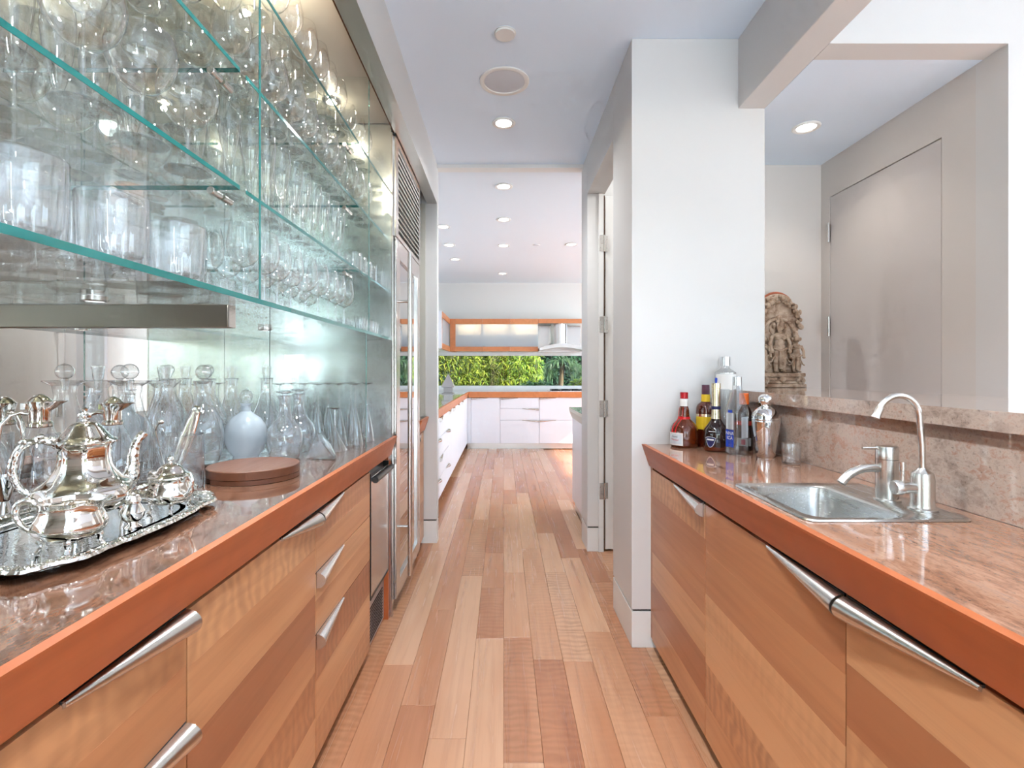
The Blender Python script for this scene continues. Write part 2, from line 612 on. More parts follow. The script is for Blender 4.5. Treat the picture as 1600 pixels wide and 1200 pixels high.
# ceilings
struct('ceiling', bx(-4.7, 4.7, -5.0, 3.66, CEIL, CEIL + 0.12), 'ceil', label='galley ceiling with the blue of daylight in its paint')
struct('ceiling_kitchen', bx(-1.4, 4.7, 3.66, 8.9, 2.775, CEIL + 0.12), 'kwall', label='bright white kitchen ceiling')
struct('trim_lintel', bx(-0.4825, 0.578, 3.62, 3.70, 2.722, CEIL), 'trimwhite', label='thin white lintel strip between galley and kitchen ceilings')

# right-hand wall: pillar, doorway, far jamb
CX, CY0, CY1 = 0.578, 2.253, 2.636
struct('wall_pillar', bx(CX, 1.179, CY0, CY1, 0.172, CEIL), 'wall', bevel=0.002, label='white square wall end beside the wet bar')
struct('trim_reveal_pillar', bx(CX + 0.008, 1.17, CY0 + 0.008, CY1 - 0.008, 0.16, 0.174), 'dark')
struct('baseboard_pillar', bx(CX, 1.179, CY0, CY1, 0.0, 0.163), 'trimwhite', bevel=0.0015, label='flush white baseboard of the wall end')
DY1 = 3.455
struct('wall_door_head', bx(CX, 0.70, CY1, DY1, 2.475, CEIL), 'wall')
struct('wall_far_jamb', bx(CX, 0.69, DY1, 3.70, 0.172, CEIL), 'wall', bevel=0.002)
struct('trim_reveal_jamb', bx(CX + 0.008, 0.68, DY1 + 0.008, 3.69, 0.16, 0.174), 'dark')
struct('baseboard_jamb', bx(CX, 0.69, DY1, 3.70, 0.0, 0.163), 'trimwhite', bevel=0.0015)
struct('trim_door_stop', bx(0.655, 0.69, DY1 - 0.012, DY1, 0.0, 2.475), 'trimwhite', bevel=0.001)
# closet behind the open door
struct('wall_closet_back', bx(0.70, 2.2, 3.60, 3.70, 0, CEIL), 'wall')
struct('trim_closet_liner', bx(0.6905, 0.7025, 3.47, 3.60, 0, 2.47), 'brown')
struct('wall_closet_side', bx(2.1, 2.2, 2.99, 3.60, 0, CEIL), 'wall')
lamp('closet_fill', 'POINT', (1.25, 3.1, 2.6), (0, 0, 0), 9, (1, 0.96, 0.9), 0.06)  # added light without a fixture, brightens the closet and open door
door = struct('door_1', bx(0.704, 1.50, 3.462, 3.502, 0.012, 2.462), 'trimwhite', bevel=0.002, label='white door standing open into the side room')
for hz in (0.42, 0.99, 1.57, 2.13):
    mb = MB()
    mb.box(0.662, 0.690, DY1 - 0.0145, DY1 - 0.012, hz - 0.055, hz + 0.055)
    mb.box(0.704, 0.722, DY1 + 0.002, DY1 + 0.0065, hz - 0.055, hz + 0.055)
    mb.lathe([(0, hz - 0.057), (0.0065, hz - 0.057), (0.0065, hz + 0.057), (0, hz + 0.057)], 10, (0.697, DY1 - 0.012, 0))
    for sx, sz in ((0.668, 0.03), (0.668, -0.03), (0.678, 0.0), (0.714, 0.03), (0.714, -0.03)):
        mb.ball((sx, DY1 - (0.0145 if sx < 0.7 else -0.002), hz + sz), 0.003, 8, 5)
    me = mb.mesh('hinge', 'nickel')
    h = link('hinge', me, door)
    h['label'] = 'brushed nickel butt hinge'

# beam over the bar and the hall behind it
HZ = 2.433
struct('wall_beam', bx(1.058, 1.179, -0.6, CY0, HZ, CEIL), 'wall', bevel=0.002, label='dropped white beam over the bar ledge')
struct('wall_hall_header', bx(1.179, 4.7, 1.805, 1.90, HZ, CEIL), 'wall')
struct('wall_hall_front', bx(1.825, 4.7, 1.805, 1.93, 0, HZ), 'wall')
struct('ceiling_hall', bx(1.179, 1.95, 1.90, 2.99, HZ, HZ + 0.06), 'ceil', label='low pale ceiling of the hall recess')
struct('wall_hall_back', bx(1.179, 2.10, 2.87, 2.99, 0, HZ), 'hallwall')
struct('wall_hall_side_near', bx(1.825, 1.95, 1.93, 2.080, 0, HZ), 'hallwall')
struct('wall_hall_side_far', bx(1.825, 1.95, 2.795, 2.87, 0, HZ), 'hallwall')
struct('wall_hall_side_top', bx(1.825, 1.95, 2.080, 2.795, 2.2235, HZ), 'hallwall')
d2 = struct('door_2', bx(1.827, 1.867, 2.084, 2.7905, 0.012, 2.2185), 'halldoor', label='flush taupe door in the hall recess')
struct('wall_hall_door_backing', bx(1.885, 1.95, 2.080, 2.795, 0, 2.2235), 'dark')
for hz in (0.32, 1.495, 2.02):
    mb = MB().lathe([(0, hz - 0.05), (0.008, hz - 0.05), (0.008, hz + 0.05), (0, hz + 0.05)], 10, (1.818, 2.793, 0))
    mb.lathe([(0, hz + 0.05), (0.0055, hz + 0.05), (0.0055, hz + 0.058), (0, hz + 0.06)], 10, (1.818, 2.793, 0))
    h = link('hinge', mb.mesh('hinge', 'nickel'), d2)
    h['label'] = 'small nickel barrel hinge'

# left wall, niche and soffit
MX = -1.19
struct('wall_left', bx(-1.36, -1.2, -0.6, 3.72, 0, CEIL), 'wall')
struct('wall_soffit', bx(-0.556, -0.4825, -0.6, 3.62, 2.469, CEIL), 'wall', label='white soffit above the mirrored bar niche')
struct('trim_soffit', bx(-0.556, -0.4825, -0.6, 3.62, 2.463, 2.469), 'steel', label='brushed steel strip under the soffit')
struct('trim_niche_lip', bx(-0.562, -0.556, -0.6, 2.54, 2.463, 2.52), 'brown')
struct('wall_jamb_left', bx(-0.60, -0.4825, 3.62, 3.70, 0.172, CEIL), 'wall', bevel=0.002)
struct('trim_reveal_left', bx(-0.60, -0.492, 3.628, 3.69, 0.16, 0.174), 'dark')
struct('baseboard_jamb_left', bx(-0.60, -0.4825, 3.62, 3.70, 0.0, 0.163), 'trimwhite', bevel=0.0015)
struct('wall_kitchen_return', bx(-1.36, -0.60, 3.64, 3.72, 0, 2.775), 'kwall')
struct('wall_niche_rear', bx(-1.36, -0.48, -0.72, -0.6, 0, CEIL), 'wall')

# rooms behind the camera: window walls that let the daylight in
def wall_with_openings(name, axis, at0, at1, a0, a1, z0, z1, holes, mat):
    """boxes around rectangular holes [(h0,h1,hz0,hz1)] sorted along the wall"""
    mb = MB()
    def b(p0, p1, q0, q1):
        if p1 - p0 < 1e-4 or q1 - q0 < 1e-4:
            return
        if axis == 'x':
            mb.box(p0, p1, at0, at1, q0, q1)
        else:
            mb.box(at0, at1, p0, p1, q0, q1)
    cur = a0
    for h0, h1, hz0, hz1 in holes:
        b(cur, h0, z0, z1)
        b(h0, h1, z0, hz0)
        b(h0, h1, hz1, z1)
        cur = h1
    b(cur, a1, z0, z1)
    return struct(name, mb, mat)

def window(n, axis, at, a0, a1, z0, z1, cols, rows, label, glass=True):
    mb = MB()
    w = 0.05
    def b(p0, p1, q0, q1, d0=-0.03, d1=0.03):
        if axis == 'x':
            mb.box(p0, p1, at + d0, at + d1, q0, q1)
        else:
            mb.box(at + d0, at + d1, p0, p1, q0, q1)
    for i in range(cols + 1):
        c = a0 + (a1 - a0) * i / cols
        c = min(max(c, a0 + w / 2), a1 - w / 2)
        b(c - w / 2, c + w / 2, z0, z1)
    for i in range(rows + 1):
        c = z0 + (z1 - z0) * i / rows
        c = min(max(c, z0 + w / 2), z1 - w / 2)
        b(a0, a1, c - w / 2, c + w / 2)
    o = struct('window_%d' % n, mb, 'trimwhite', label=label)
    if glass:
        g = bx(a0, a1, at - 0.004, at + 0.004, z0, z1) if axis == 'x' else bx(at - 0.004, at + 0.004, a0, a1, z0, z1)
        p = link('window_pane', g.mesh('window_pane', 'windowglass'), o)
    return o

wall_with_openings('wall_back', 'x', -5.0, -4.85, -4.7, 4.7, 0, CEIL,
                   [(-4.5, -1.9, 0.35, 2.2), (-1.2, 1.72, 0.1, 2.4), (2.05, 4.5, 0.35, 2.2)], 'wall')
window(1, 'x', -4.9, -4.5, -1.9, 0.35, 2.2, 2, 1, 'left garden window behind the viewpoint')
window(2, 'x', -4.82, -1.2, 1.72, 0.1, 2.4, 6, 3, 'paned middle window behind the viewpoint', glass=False)
window(6, 'x', -4.9, 2.05, 4.5, 0.35, 2.2, 2, 1, 'right garden window behind the viewpoint')
wall_with_openings('wall_side', 'y', 4.56, 4.7, -5.0, 1.93, 0, CEIL, [(-4.2, 0.4, 0.2, 2.5)], 'wall')
window(3, 'y', 4.46, -4.2, 0.4, 0.2, 2.5, 4, 3, 'paned side window beyond the bar', glass=False)
struct('wall_side_left', bx(-4.7, -4.55, -5.0, -0.6, 0, CEIL), 'wall')
struct('wall_side_return', bx(-4.55, -1.36, -0.72, -0.6, 0, CEIL), 'wall')

# kitchen shell
KY = 8.62
plaster('kwall_far', hexc(222, 219, 214))
struct('wall_kitchen_left', bx(-1.40, -1.25, 3.72, 8.75, 0, 2.775), 'kwall')
wall_with_openings('wall_kitchen_far', 'x', KY, 8.75, -1.25, 4.6, 0, 2.775, [(-1.2, 2.2, 0.945, 1.566)], 'kwall_far')
wk = window(4, 'x', 8.68, -1.2, 2.2, 0.945, 1.566, 1, 1, 'long low kitchen window onto the garden')
wall_with_openings('wall_kitchen_right', 'y', 4.46, 4.6, 3.72, 8.75, 0, 2.775, [(3.95, 8.05, 0.3, 2.7)], 'kwall')
window(5, 'y', 4.36, 3.95, 8.05, 0.3, 2.7, 4, 2, 'tall kitchen side window', glass=False)
struct('wall_kitchen_front', bx(0.69, 4.6, 3.70, 3.82, 0, 2.775), 'kwall')

# ------------------------------------------------------------------ counters
CT = 0.92
def apron(name, sx, xt, xb, y0, y1, zt, zb, label, cat='counter edge', mat='apronwood', depth=0.035):
    """slanted timber edge: top edge leans out over the aisle"""
    s = sx
    poly = [(s * xt, zt), (s * (xt + depth * 0.55), zt), (s * (xb + depth), zb + 0.02), (s * (xb + depth), zb), (s * xb, zb), (s * (xt + 0.0015), zt - 0.006)]
    return MB().prism(poly, 'y', y0, y1), mat

LX, LXB, LF = 0.540, 0.572, 0.580       # left: edge top, edge bottom, cabinet face
RX, RXB, RF = 0.622, 0.655, 0.662
Y0 = -0.55

def worktop(name, label, sx, xt, xb, xback, y0, y1, gmat, hole=None, mat_edge='apronwood'):
    t = thing(name, label, 'counter', (sx * (xt + xback) / 2, (y0 + y1) / 2, CT - 0.03))
    mb = MB()
    a, b = sx * (xt + 0.018), sx * xback
    if hole is None:
        mb.box(a, b, y0, y1, CT - 0.03, CT - 0.0006)
    else:
        hx0, hx1, hy0, hy1 = hole
        mb.box(a, hx0, y0, y1, CT - 0.03, CT - 0.0006)
        mb.box(hx1, b, y0, y1, CT - 0.03, CT - 0.0006)
        mb.box(hx0, hx1, y0, hy0, CT - 0.03, CT - 0.0006)
        mb.box(hx0, hx1, hy1, y1, CT - 0.03, CT - 0.0006)
    part('stone_top', mb, gmat, t, label='polished brown granite top')
    amb, am = apron('edge', sx, xt, xb, y0, y1, CT, 0.823, '')
    part('wood_edge', amb, am, t, label='slanted cherry timber edge', smooth=False)
    return t

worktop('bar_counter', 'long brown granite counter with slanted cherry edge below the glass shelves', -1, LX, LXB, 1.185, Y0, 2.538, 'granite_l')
SINK = (0.675, 1.02, 1.10, 1.43)
worktop('wet_bar_counter', 'rosy granite counter with slanted cherry edge holding the sink', 1, RX, RXB, 1.083, Y0, 2.251, 'granite_r', SINK)

# ------------------------------------------------------------------ handles, doors, cabinets
def handle_mb(sx, xf, ya, yb, z, w=0.024, p=0.030, w2=0.005, p2=0.006, n=10):
    """half-cone pull lying on a cabinet face, wide at ya, thin at yb; sx = side (-1 left wall, 1 right wall)"""
    mb = MB()
    vs, fs = [], []
    seg = 12
    st = 8
    for i in range(st + 1):
        t = i / st
        y = ya + (yb - ya) * t
        hh = w + (w2 - w) * t
        pp = p + (p2 - p) * t
        for k in range(seg + 1):
            a = PI / 2 - PI * k / seg
            vs.append((sx * (xf - pp * math.cos(a)), y, z - hh + hh * math.sin(a)))
    m = seg + 1
    for i in range(st):
        for k in range(seg):
            fs.append((i * m + k, i * m + k + 1, (i + 1) * m + k + 1, (i + 1) * m + k))
        fs.append((i * m, (i + 1) * m, (i + 1) * m + seg, i * m + seg))
    fs.append(tuple(range(m)))
    fs.append(tuple(st * m + k for k in range(m)))
    return mb.add(vs, fs)

rb = random.Random(5)
def wood_front(kind, t, sx, xf, y0, y1, z0, z1, handle=None, rows=None):
    """a door or drawer front laid up from horizontal boards; handle=(ywide,ythin)"""
    g = 0.0018
    y0, y1, z0, z1 = y0 + g, y1 - g, z0 + g, z1 - g
    d = part(kind, bx(sx * (xf + 0.006), sx * (xf + 0.021), y0 + 0.001, y1 - 0.001, z0 + 0.001, z1 - 0.001), 'cabwood', t)
    n = rows or max(1, round((z1 - z0) / 0.118))
    z = z0
    for i in range(n):
        hgt = (z1 - z0) / n * (1 + (rb.random() - 0.5) * 0.25) if i < n - 1 else z1 - z
        part('board', bx(sx * xf, sx * (xf + 0.0065), y0, y1, z, z + hgt), 'cabwood', d, bevel=0.0003, smooth=False)
        z += hgt
    if handle:
        ya, yb = handle
        part('handle', handle_mb(sx, xf - 0.0005, ya, yb, z1 + 0.004), 'nickel', d, label='tapered brushed steel pull')
        mb = MB()
        mb.prism([(ya, z1 - 0.002), (yb, z1 - 0.002), (yb, z1 + 0.004), (ya, z1 + 0.006)], 'x', sx * (xf - 0.0004), sx * (xf + 0.004))  # dark wedge laid on the front as the shade of a finger cutout
        part('recess_shade', mb, 'dark', d)
    return d

def base_cabinet(name, label, sx, xf, xback, y0, y1, fronts, cat='cabinet', ztop=0.818):
    t = thing(name, label, cat, (sx * (xf + xback) / 2, (y0 + y1) / 2, 0.0))
    part('body', bx(sx * (xf + 0.022), sx * xback, y0 + 0.001, y1 - 0.001, 0.045, ztop), 'dark', t)
    part('toe_kick', bx(sx * (xf + 0.065), sx * xback, y0 + 0.001, y1 - 0.001, 0.0, 0.045), 'cabwood', t)
    for kind, z0, z1, h in fronts:
        wood_front(kind, t, sx, xf, y0, y1, z0, z1, h)
    return t

base_cabinet('drawer_cabinet', 'cherry drawer cabinet nearest the viewer under the silver tray', -1, LF, 1.18, 0.290, 0.914,
             [('drawer', 0.605, 0.812, (0.911, 0.655)), ('drawer', 0.40, 0.605, (0.911, 0.655)), ('drawer', 0.045, 0.40, (0.911, 0.655))])
base_cabinet('bar_cabinet', 'cherry cabinet with one tall door in the left counter run', -1, LF, 1.18, 0.914, 1.539,
             [('door', 0.045, 0.812, (1.536, 1.30))])
base_cabinet('drawer_cabinet', 'cherry three-drawer cabinet beside the steel ice maker', -1, LF, 1.18, 1.539, 2.165,
             [('drawer', 0.622, 0.812, (1.543, 1.80)), ('drawer', 0.432, 0.622, (1.543, 1.80)), ('drawer', 0.045, 0.432, (1.543, 1.80))])
base_cabinet('bar_cabinet', 'cherry cabinet of the left counter run beside the viewpoint', -1, LF, 1.18, -0.5, 0.290,
             [('door', 0.045, 0.812, None)])
base_cabinet('wet_bar_cabinet', 'cherry cabinet door under the bottles next to the white wall end', 1, RF, 1.08, 1.640, 2.225,
             [('door', 0.045, 0.812, (1.648, 1.93))])
base_cabinet('wet_bar_cabinet', 'figured cherry cabinet door below the sink', 1, RF, 1.08, 0.966, 1.640,
             [('door', 0.045, 0.812, (0.970, 1.25))], ztop=0.762)
base_cabinet('wet_bar_cabinet', 'figured cherry cabinet door at the right edge of the picture', 1, RF, 1.08, 0.292, 0.966,
             [('door', 0.045, 0.812, (0.962, 0.69))])
base_cabinet('wet_bar_cabinet', 'cherry cabinet of the right counter run beside the viewpoint', 1, RF, 1.08, -0.5, 0.292,
             [('door', 0.045, 0.812, None)])
t = thing('filler_panel', 'narrow cherry filler strip between wet bar cabinet and white wall end', 'panel', (0.70, 2.238, 0.05))
part('strip', bx(0.664, 0.72, 2.2255, 2.2525, 0.05, 0.822), 'cabwood', t, bevel=0.0005)

# backsplash and ledge of the wet bar
single('backsplash', bx(1.0845, 1.115, Y0, 2.252, CT, 1.116), 'granite_b', 'veined brown granite backsplash behind the faucets', 'backsplash', (1.1, 0.85, CT))
single('bar_ledge_wall', bx(1.116, 1.179, Y0, 2.252, 0, 1.116), 'wall', 'low white wall carrying the raised granite ledge', 'low wall', (1.15, 0.85, 0))
mb = MB()
mb.box(1.06, 1.62, Y0, 2.2525, 1.1175, 1.162)
mb.box(1.1795, 1.62, 2.2525, 2.868, 1.1175, 1.162)
single('bar_ledge', mb, 'granite_b', 'raised granite bar ledge running past the white wall end', 'ledge', (1.3, 1.2, 1.1175))

# ------------------------------------------------------------------ sink and taps
t = thing('bar_sink', 'small square brushed steel drop-in sink with tap deck', 'sink', (0.845, 1.265, CT))
def rrect(x0, x1, y0, y1, r, n=6):
    pts = []
    for cx, cyy, a0 in ((x1 - r, y1 - r, 0), (x0 + r, y1 - r, PI / 2), (x0 + r, y0 + r, PI), (x1 - r, y0 + r, 1.5 * PI)):
        for i in range(n + 1):
            a = a0 + PI / 2 * i / n
            pts.append((cx + r * math.cos(a), cyy + r * math.sin(a)))
    return pts
def rings_mb(rings, close_last=True, close_first=False):
    mb = MB()
    n = len(rings[0][0])
    vs, fs = [], []
    for pts, z in rings:
        vs += [(p[0], p[1], z) for p in pts]
    for k in range(len(rings) - 1):
        for i in range(n):
            j = (i + 1) % n
            fs.append((k * n + i, k * n + j, (k + 1) * n + j, (k + 1) * n + i))
    if close_last:
        fs.append(tuple((len(rings) - 1) * n + i for i in range(n)))
    if close_first:
        fs.append(tuple(range(n)))
    return mb.add(vs, fs)
sx0, sx1, sy0, sy1 = 0.660, 1.032, 1.085, 1.447
bx0, bx1, by0, by1 = 0.692, 0.905, 1.115, 1.418
part('rim', rings_mb([
    (rrect(sx0, sx1, sy0, sy1, 0.028), CT + 0.0005), (rrect(sx0 + 0.002, sx1 - 0.002, sy0 + 0.002, sy1 - 0.002, 0.027), CT + 0.0045),
    (rrect(sx0 + 0.010, sx1 - 0.010, sy0 + 0.010, sy1 - 0.010, 0.024), CT + 0.0055), (rrect(sx0 + 0.017, sx1 - 0.017, sy0 + 0.017, sy1 - 0.017, 0.024), CT + 0.002),
    (rrect(bx0 - 0.006, bx1 + 0.006, by0 - 0.006, by1 + 0.006, 0.042), CT + 0.0025), (rrect(bx0, bx1, by0, by1, 0.04), CT - 0.002)], close_last=False),
    'steel_sink', t)
part('bowl', rings_mb([
    (rrect(bx0, bx1, by0, by1, 0.04), CT - 0.002), (rrect(bx0 + 0.004, bx1 - 0.004, by0 + 0.004, by1 - 0.004, 0.04), CT - 0.02),
    (rrect(bx0 + 0.010, bx1 - 0.010, by0 + 0.010, by1 - 0.010, 0.042), CT - 0.12), (rrect(bx0 + 0.022, bx1 - 0.022, by0 + 0.022, by1 - 0.022, 0.04), CT - 0.145),
    (rrect(bx0 + 0.05, bx1 - 0.05, by0 + 0.05, by1 - 0.05, 0.03), CT - 0.150)]), 'steel_sink', t)
part('drain', MB().lathe([(0, CT - 0.1485), (0.02, CT - 0.1485), (0.032, CT - 0.147), (0.034, CT - 0.1495)], 20, ((bx0 + bx1) / 2, (by0 + by1) / 2, 0)), 'chrome', t)

def arc_path(p0, p1, p2, n=10):
    a, b, c = Vector(p0), Vector(p1), Vector(p2)
    return [tuple((1 - s) ** 2 * a + 2 * s * (1 - s) * b + s * s * c) for s in [i / n for i in range(n + 1)]]
FZ = CT + 0.0026
fx, fy = 0.969, 1.262
t = thing('mixer_tap', 'brushed steel cylinder mixer tap with short curved spout', 'tap', (fx, fy, FZ))
part('body', MB().lathe([(0, FZ), (0.029, FZ), (0.029, FZ + 0.004), (0.0245, FZ + 0.006), (0.0245, FZ + 0.103), (0, FZ + 0.103)], 28, (fx, fy, 0)), 'nickel', t)
part('cap', MB().lathe([(0, FZ + 0.1045), (0.0245, FZ + 0.1045), (0.0245, FZ + 0.134), (0.0235, FZ + 0.136), (0, FZ + 0.136)], 28, (fx, fy, 0)), 'nickel', t)
lv = part('lever', MB().tube([(fx - 0.015, fy, FZ + 0.131), (fx - 0.062, fy, FZ + 0.131)], 0.0035, 10), 'nickel', t)
sp = [(fx - 0.015, fy, FZ + 0.080)] + arc_path((fx - 0.04, fy, FZ + 0.081), (fx - 0.088, fy, FZ + 0.082), (fx - 0.116, fy, FZ + 0.043), 10)
part('spout', MB().tube(sp, [0.0105] * (len(sp) - 1) + [0.0105], 16), 'nickel', t)

gx, gy = 0.985, 1.174
t = thing('filter_tap', 'tall gooseneck drinking water tap with side knob', 'tap', (gx, gy, FZ))
part('body', MB().lathe([(0, FZ), (0.029, FZ), (0.029, FZ + 0.004), (0.025, FZ + 0.007), (0.0235, FZ + 0.015), (0.0235, FZ + 0.072), (0.021, FZ + 0.086), (0.011, FZ + 0.094), (0.009, FZ + 0.098), (0, FZ + 0.098)], 28, (gx, gy, 0)), 'nickel', t)
gp = [(gx, gy, FZ + 0.09), (gx - 0.001, gy, FZ + 0.15), (gx - 0.006, gy, FZ + 0.205)]
for i in range(13):
    a = math.radians(8 + 152 * i / 12)
    gp.append((gx - 0.056 + 0.049 * math.cos(a), gy, FZ + 0.216 + 0.052 * math.sin(a)))
part('gooseneck', MB().tube(gp, 0.0068, 14), 'nickel', t)
e0, e1 = Vector(gp[-2]), Vector(gp[-1])
dd = (e1 - e0).normalized()
part('nozzle', MB().tube([e1 - dd * 0.006, e1 + dd * 0.012, e1 + dd * 0.020], [0.0085, 0.0085, 0.010], 14), 'nickel', t)
kn = part('valve', MB().lathe([(0, 0), (0.0125, 0.0), (0.0125, 0.034), (0.017, 0.037), (0.017, 0.049), (0.014, 0.053), (0, 0.054)], 20, (0, 0, 0), axis='x').xform(Matrix.Translation((gx - 0.015, gy, FZ + 0.052)) @ Matrix.Rotation(PI, 4, 'Z')), 'nickel', t)
part('stick', MB().tube([(gx - 0.048, gy, FZ + 0.062), (gx - 0.047, gy, FZ + 0.090), (gx - 0.047, gy, FZ + 0.092), (gx - 0.047, gy, FZ + 0.112)], [0.0045, 0.0045, 0.0065, 0.0065], 12), 'nickel', kn)

# ------------------------------------------------------------------ niche: mirrors, steel end wall, shelves
t = thing('mirror_backing', 'wall of mirror panels behind the glass shelves', 'mirror', (MX, 1.2, CT))
for a, b in ((Y0, 0.215), (0.215, 1.172), (1.172, 2.128), (2.128, 2.537)):
    part('mirror_panel', bx(-1.196, MX, a + 0.0012, b - 0.0012, CT + 0.001, 2.504), 'mirror', t)
single('niche_ceiling_panel', bx(MX, -0.562, Y0, 2.538, 2.506, 2.52), 'pale_reflection', 'niche ceiling panel in pale paint standing in for reflections', 'panel', (-0.87, 1.0, 2.506))
t = thing('steel_end_panel', 'polished steel end wall of the shelf niche beside the fridge', 'panel', (-0.88, 2.55, 0.0))
part('panel', bx(MX, -0.573, 2.54, 2.558, 0.0, 2.504), 'steel_end', t)
part('corner_strip', bx(-0.573, -0.5655, 2.538, 2.560, 0.0, 2.462), 'steel_v', t)

def glass_slab(name, label, x0, x1, y0, y1, z0, z1, cat, edges, group=None):
    """pane with green polished edges; edges = list of face codes"""
    t = thing(name, label, cat, ((x0 + x1) / 2, (y0 + y1) / 2, z0), group)
    part('pane', bx(x0, x1, y0, y1, z0, z1), 'shelfglass', t, smooth=False)
    e = 0.0012
    for c in edges:
        if c == 'x1': mb = bx(x1, x1 + e, y0, y1, z0, z1)
        elif c == 'x0': mb = bx(x0 - e, x0, y0, y1, z0, z1)
        elif c == 'y0': mb = bx(x0, x1, y0 - e, y0, z0, z1)
        elif c == 'y1': mb = bx(x0, x1, y1, y1 + e, z0, z1)
        part('polished_edge', mb, 'glassedge', t, label='green polished glass edge', smooth=False)
    return t

D1, D2 = 1.174, 2.130
SF = -0.575            # lowest shelf front
UF = -0.615            # upper shelf front
SB = -1.165
S1, S2, S3, S4 = 1.406, 1.670, 1.944, 2.210
TH = 0.012
glass_slab('glass_shelf', 'lowest glass shelf with a thick green front edge', SB, SF, Y0, 2.537, S1, S1 + TH, 'shelf', ['x1'])
bays = ((Y0, D1 - 0.012, 'left of the glass divider'), (D1 + 0.016, D2 - 0.008, 'between the two glass dividers'), (D2 + 0.013, 2.534, 'against the steel end wall'))
for z, nm in ((S2, 'second'), (S3, 'third'), (S4, 'fourth')):
    for a, b, w in bays:
        glass_slab('glass_shelf', '%s glass shelf from the bottom %s' % (nm, w), SB, UF, a, b, z, z + 0.010, 'shelf', ['x1', 'y1'] if b < 2.5 else ['x1'])
glass_slab('glass_divider', 'upright glass divider standing on the lowest shelf', SB, SF - 0.001, D1, D1 + 0.008, S1 + TH + 0.0005, 2.505, 'divider', ['x1'])
glass_slab('glass_divider', 'upright glass divider standing on the lowest shelf near the steel end wall', SB, SF - 0.001, D2, D2 + 0.008, S1 + TH + 0.0005, 2.505, 'divider', ['x1'])
glass_slab('glass_divider', 'upright glass divider standing on the counter near the steel end wall', SB, -0.588, D2, D2 + 0.008, CT + 0.0005, S1 - 0.0005, 'divider', ['x1'])
WHERE = {S2: 'second', S3: 'third', S4: 'fourth'}
for dy, dn in ((D1 + 0.004, 'front glass divider'), (D2 + 0.004, 'far glass divider')):
    for z in (S2, S3, S4):
        for px, pn in ((-0.668, 'front'), (-0.892, 'rear')):
            p = thing('shelf_pin', '%s steel pin under %s shelf at the %s' % (pn, WHERE[z], dn), 'shelf support', (px, dy, z - 0.018), 'shelf pins')
            mb = MB().lathe([(0, -0.042), (0.008, -0.042), (0.009, -0.041), (0.009, -0.0042), (0, -0.0042)], 16, (px, dy, z - 0.0095), axis='y')
            part('barrel', mb, 'nickel', p)
            mb = MB().lathe([(0, 0.0042), (0.009, 0.0042), (0.009, 0.041), (0.008, 0.042), (0, 0.042)], 16, (px, dy, z - 0.0095), axis='y')
            part('barrel', mb, 'nickel', p)
for y in (D1,):
    t = thing('shelf_bracket', 'flat brushed steel bracket under the lowest shelf%s' % (' near the steel end wall' if y > 2 else ' in front of the mirror'), 'bracket', (-0.92, y + 0.015, S1 - 0.055))
    part('bar', bx(MX, -0.649, y, y + 0.03, S1 - 0.055, S1 - 0.0006), 'steel_dark', t, bevel=0.0015)
    part('end_cap', bx(-0.649, -0.646, y + 0.001, y + 0.029, S1 - 0.054, S1 - 0.0016), 'steel_v', t)
for i, y in enumerate((0.75, 1.05, 1.42, 1.80)):  # pucks added to brighten the counter below the shelves
    p = thing('added_shelf_puck', 'added puck light under the lowest shelf, %s from the near end' % ORD[i], 'light', (-0.86, y, S1 - 0.012), 'added puck lights under the lowest shelf')
    part('ring', MB().lathe([(0.017, S1 - 0.0008), (0.024, S1 - 0.0008), (0.024, S1 - 0.010), (0.017, S1 - 0.012)], 20, (-0.86, y, 0)), 'nickel', p)
    part('lens', MB().lathe([(0, S1 - 0.008), (0.017, S1 - 0.008)], 20, (-0.86, y, 0)), 'lampcool', p)
    lamp('shelf_puck_fill', 'SPOT', (-0.86, y, S1 - 0.016), (0, 0, 0), 5.5, (0.84, 0.93, 1.0), 0.015, spot_size=2.4, spot_blend=0.8)
# niche puck lights
for i, y in enumerate((0.9, 1.55, 2.32)):
    p = thing('niche_light', 'small warm puck light in the niche ceiling, %s from the near end' % ORD[i], 'light', (-0.80, y, 2.492), 'niche puck lights')
    part('ring', MB().lathe([(0.024, 2.5055), (0.034, 2.5055), (0.034, 2.496), (0.024, 2.494)], 20, (-0.80, y, 0)), 'nickel', p)
    part('lens', MB().lathe([(0, 2.497), (0.024, 2.497)], 20, (-0.80, y, 0)), 'lampwarm', p)
    lamp('niche_lamp', 'POINT', (-0.80, y, 2.47), (0, 0, 0), 8 if y < 2 else 0.7, (1.0, 0.86, 0.66), 0.012)

# ------------------------------------------------------------------ appliances of the left run
t = thing('ice_maker', 'undercounter steel ice maker with black bar handle', 'ice maker', (-0.88, 2.35, 0))
part('body', bx(-1.18, -0.604, 2.169, 2.536, 0.10, 0.815), 'black', t)
d = part('door', bx(-0.604, -0.578, 2.176, 2.50, 0.262, 0.782), 'steel_v', t, bevel=0.002)
part('door_frame', MB().box(-0.606, -0.577, 2.169, 2.176, 0.255, 0.80).box(-0.606, -0.577, 2.50, 2.506, 0.255, 0.80).box(-0.606, -0.577, 2.169, 2.506, 0.250, 0.262), 'black', d)
part('handle', MB().tube([(-0.560, 2.180, 0.772), (-0.560, 2.495, 0.772)], 0.014, 14).box(-0.585, -0.560, 2.184, 2.20, 0.765, 0.78).box(-0.585, -0.560, 2.475, 2.491, 0.765, 0.78), 'black', d)
gr = part('toe_grille', bx(-0.63, -0.602, 2.176, 2.506, 0.012, 0.245), 'pewter', t)
for i in range(11):
    part('slat', bx(-0.602, -0.5995, 2.19, 2.47, 0.03 + i * 0.0145, 0.035 + i * 0.0145), 'dark', gr)
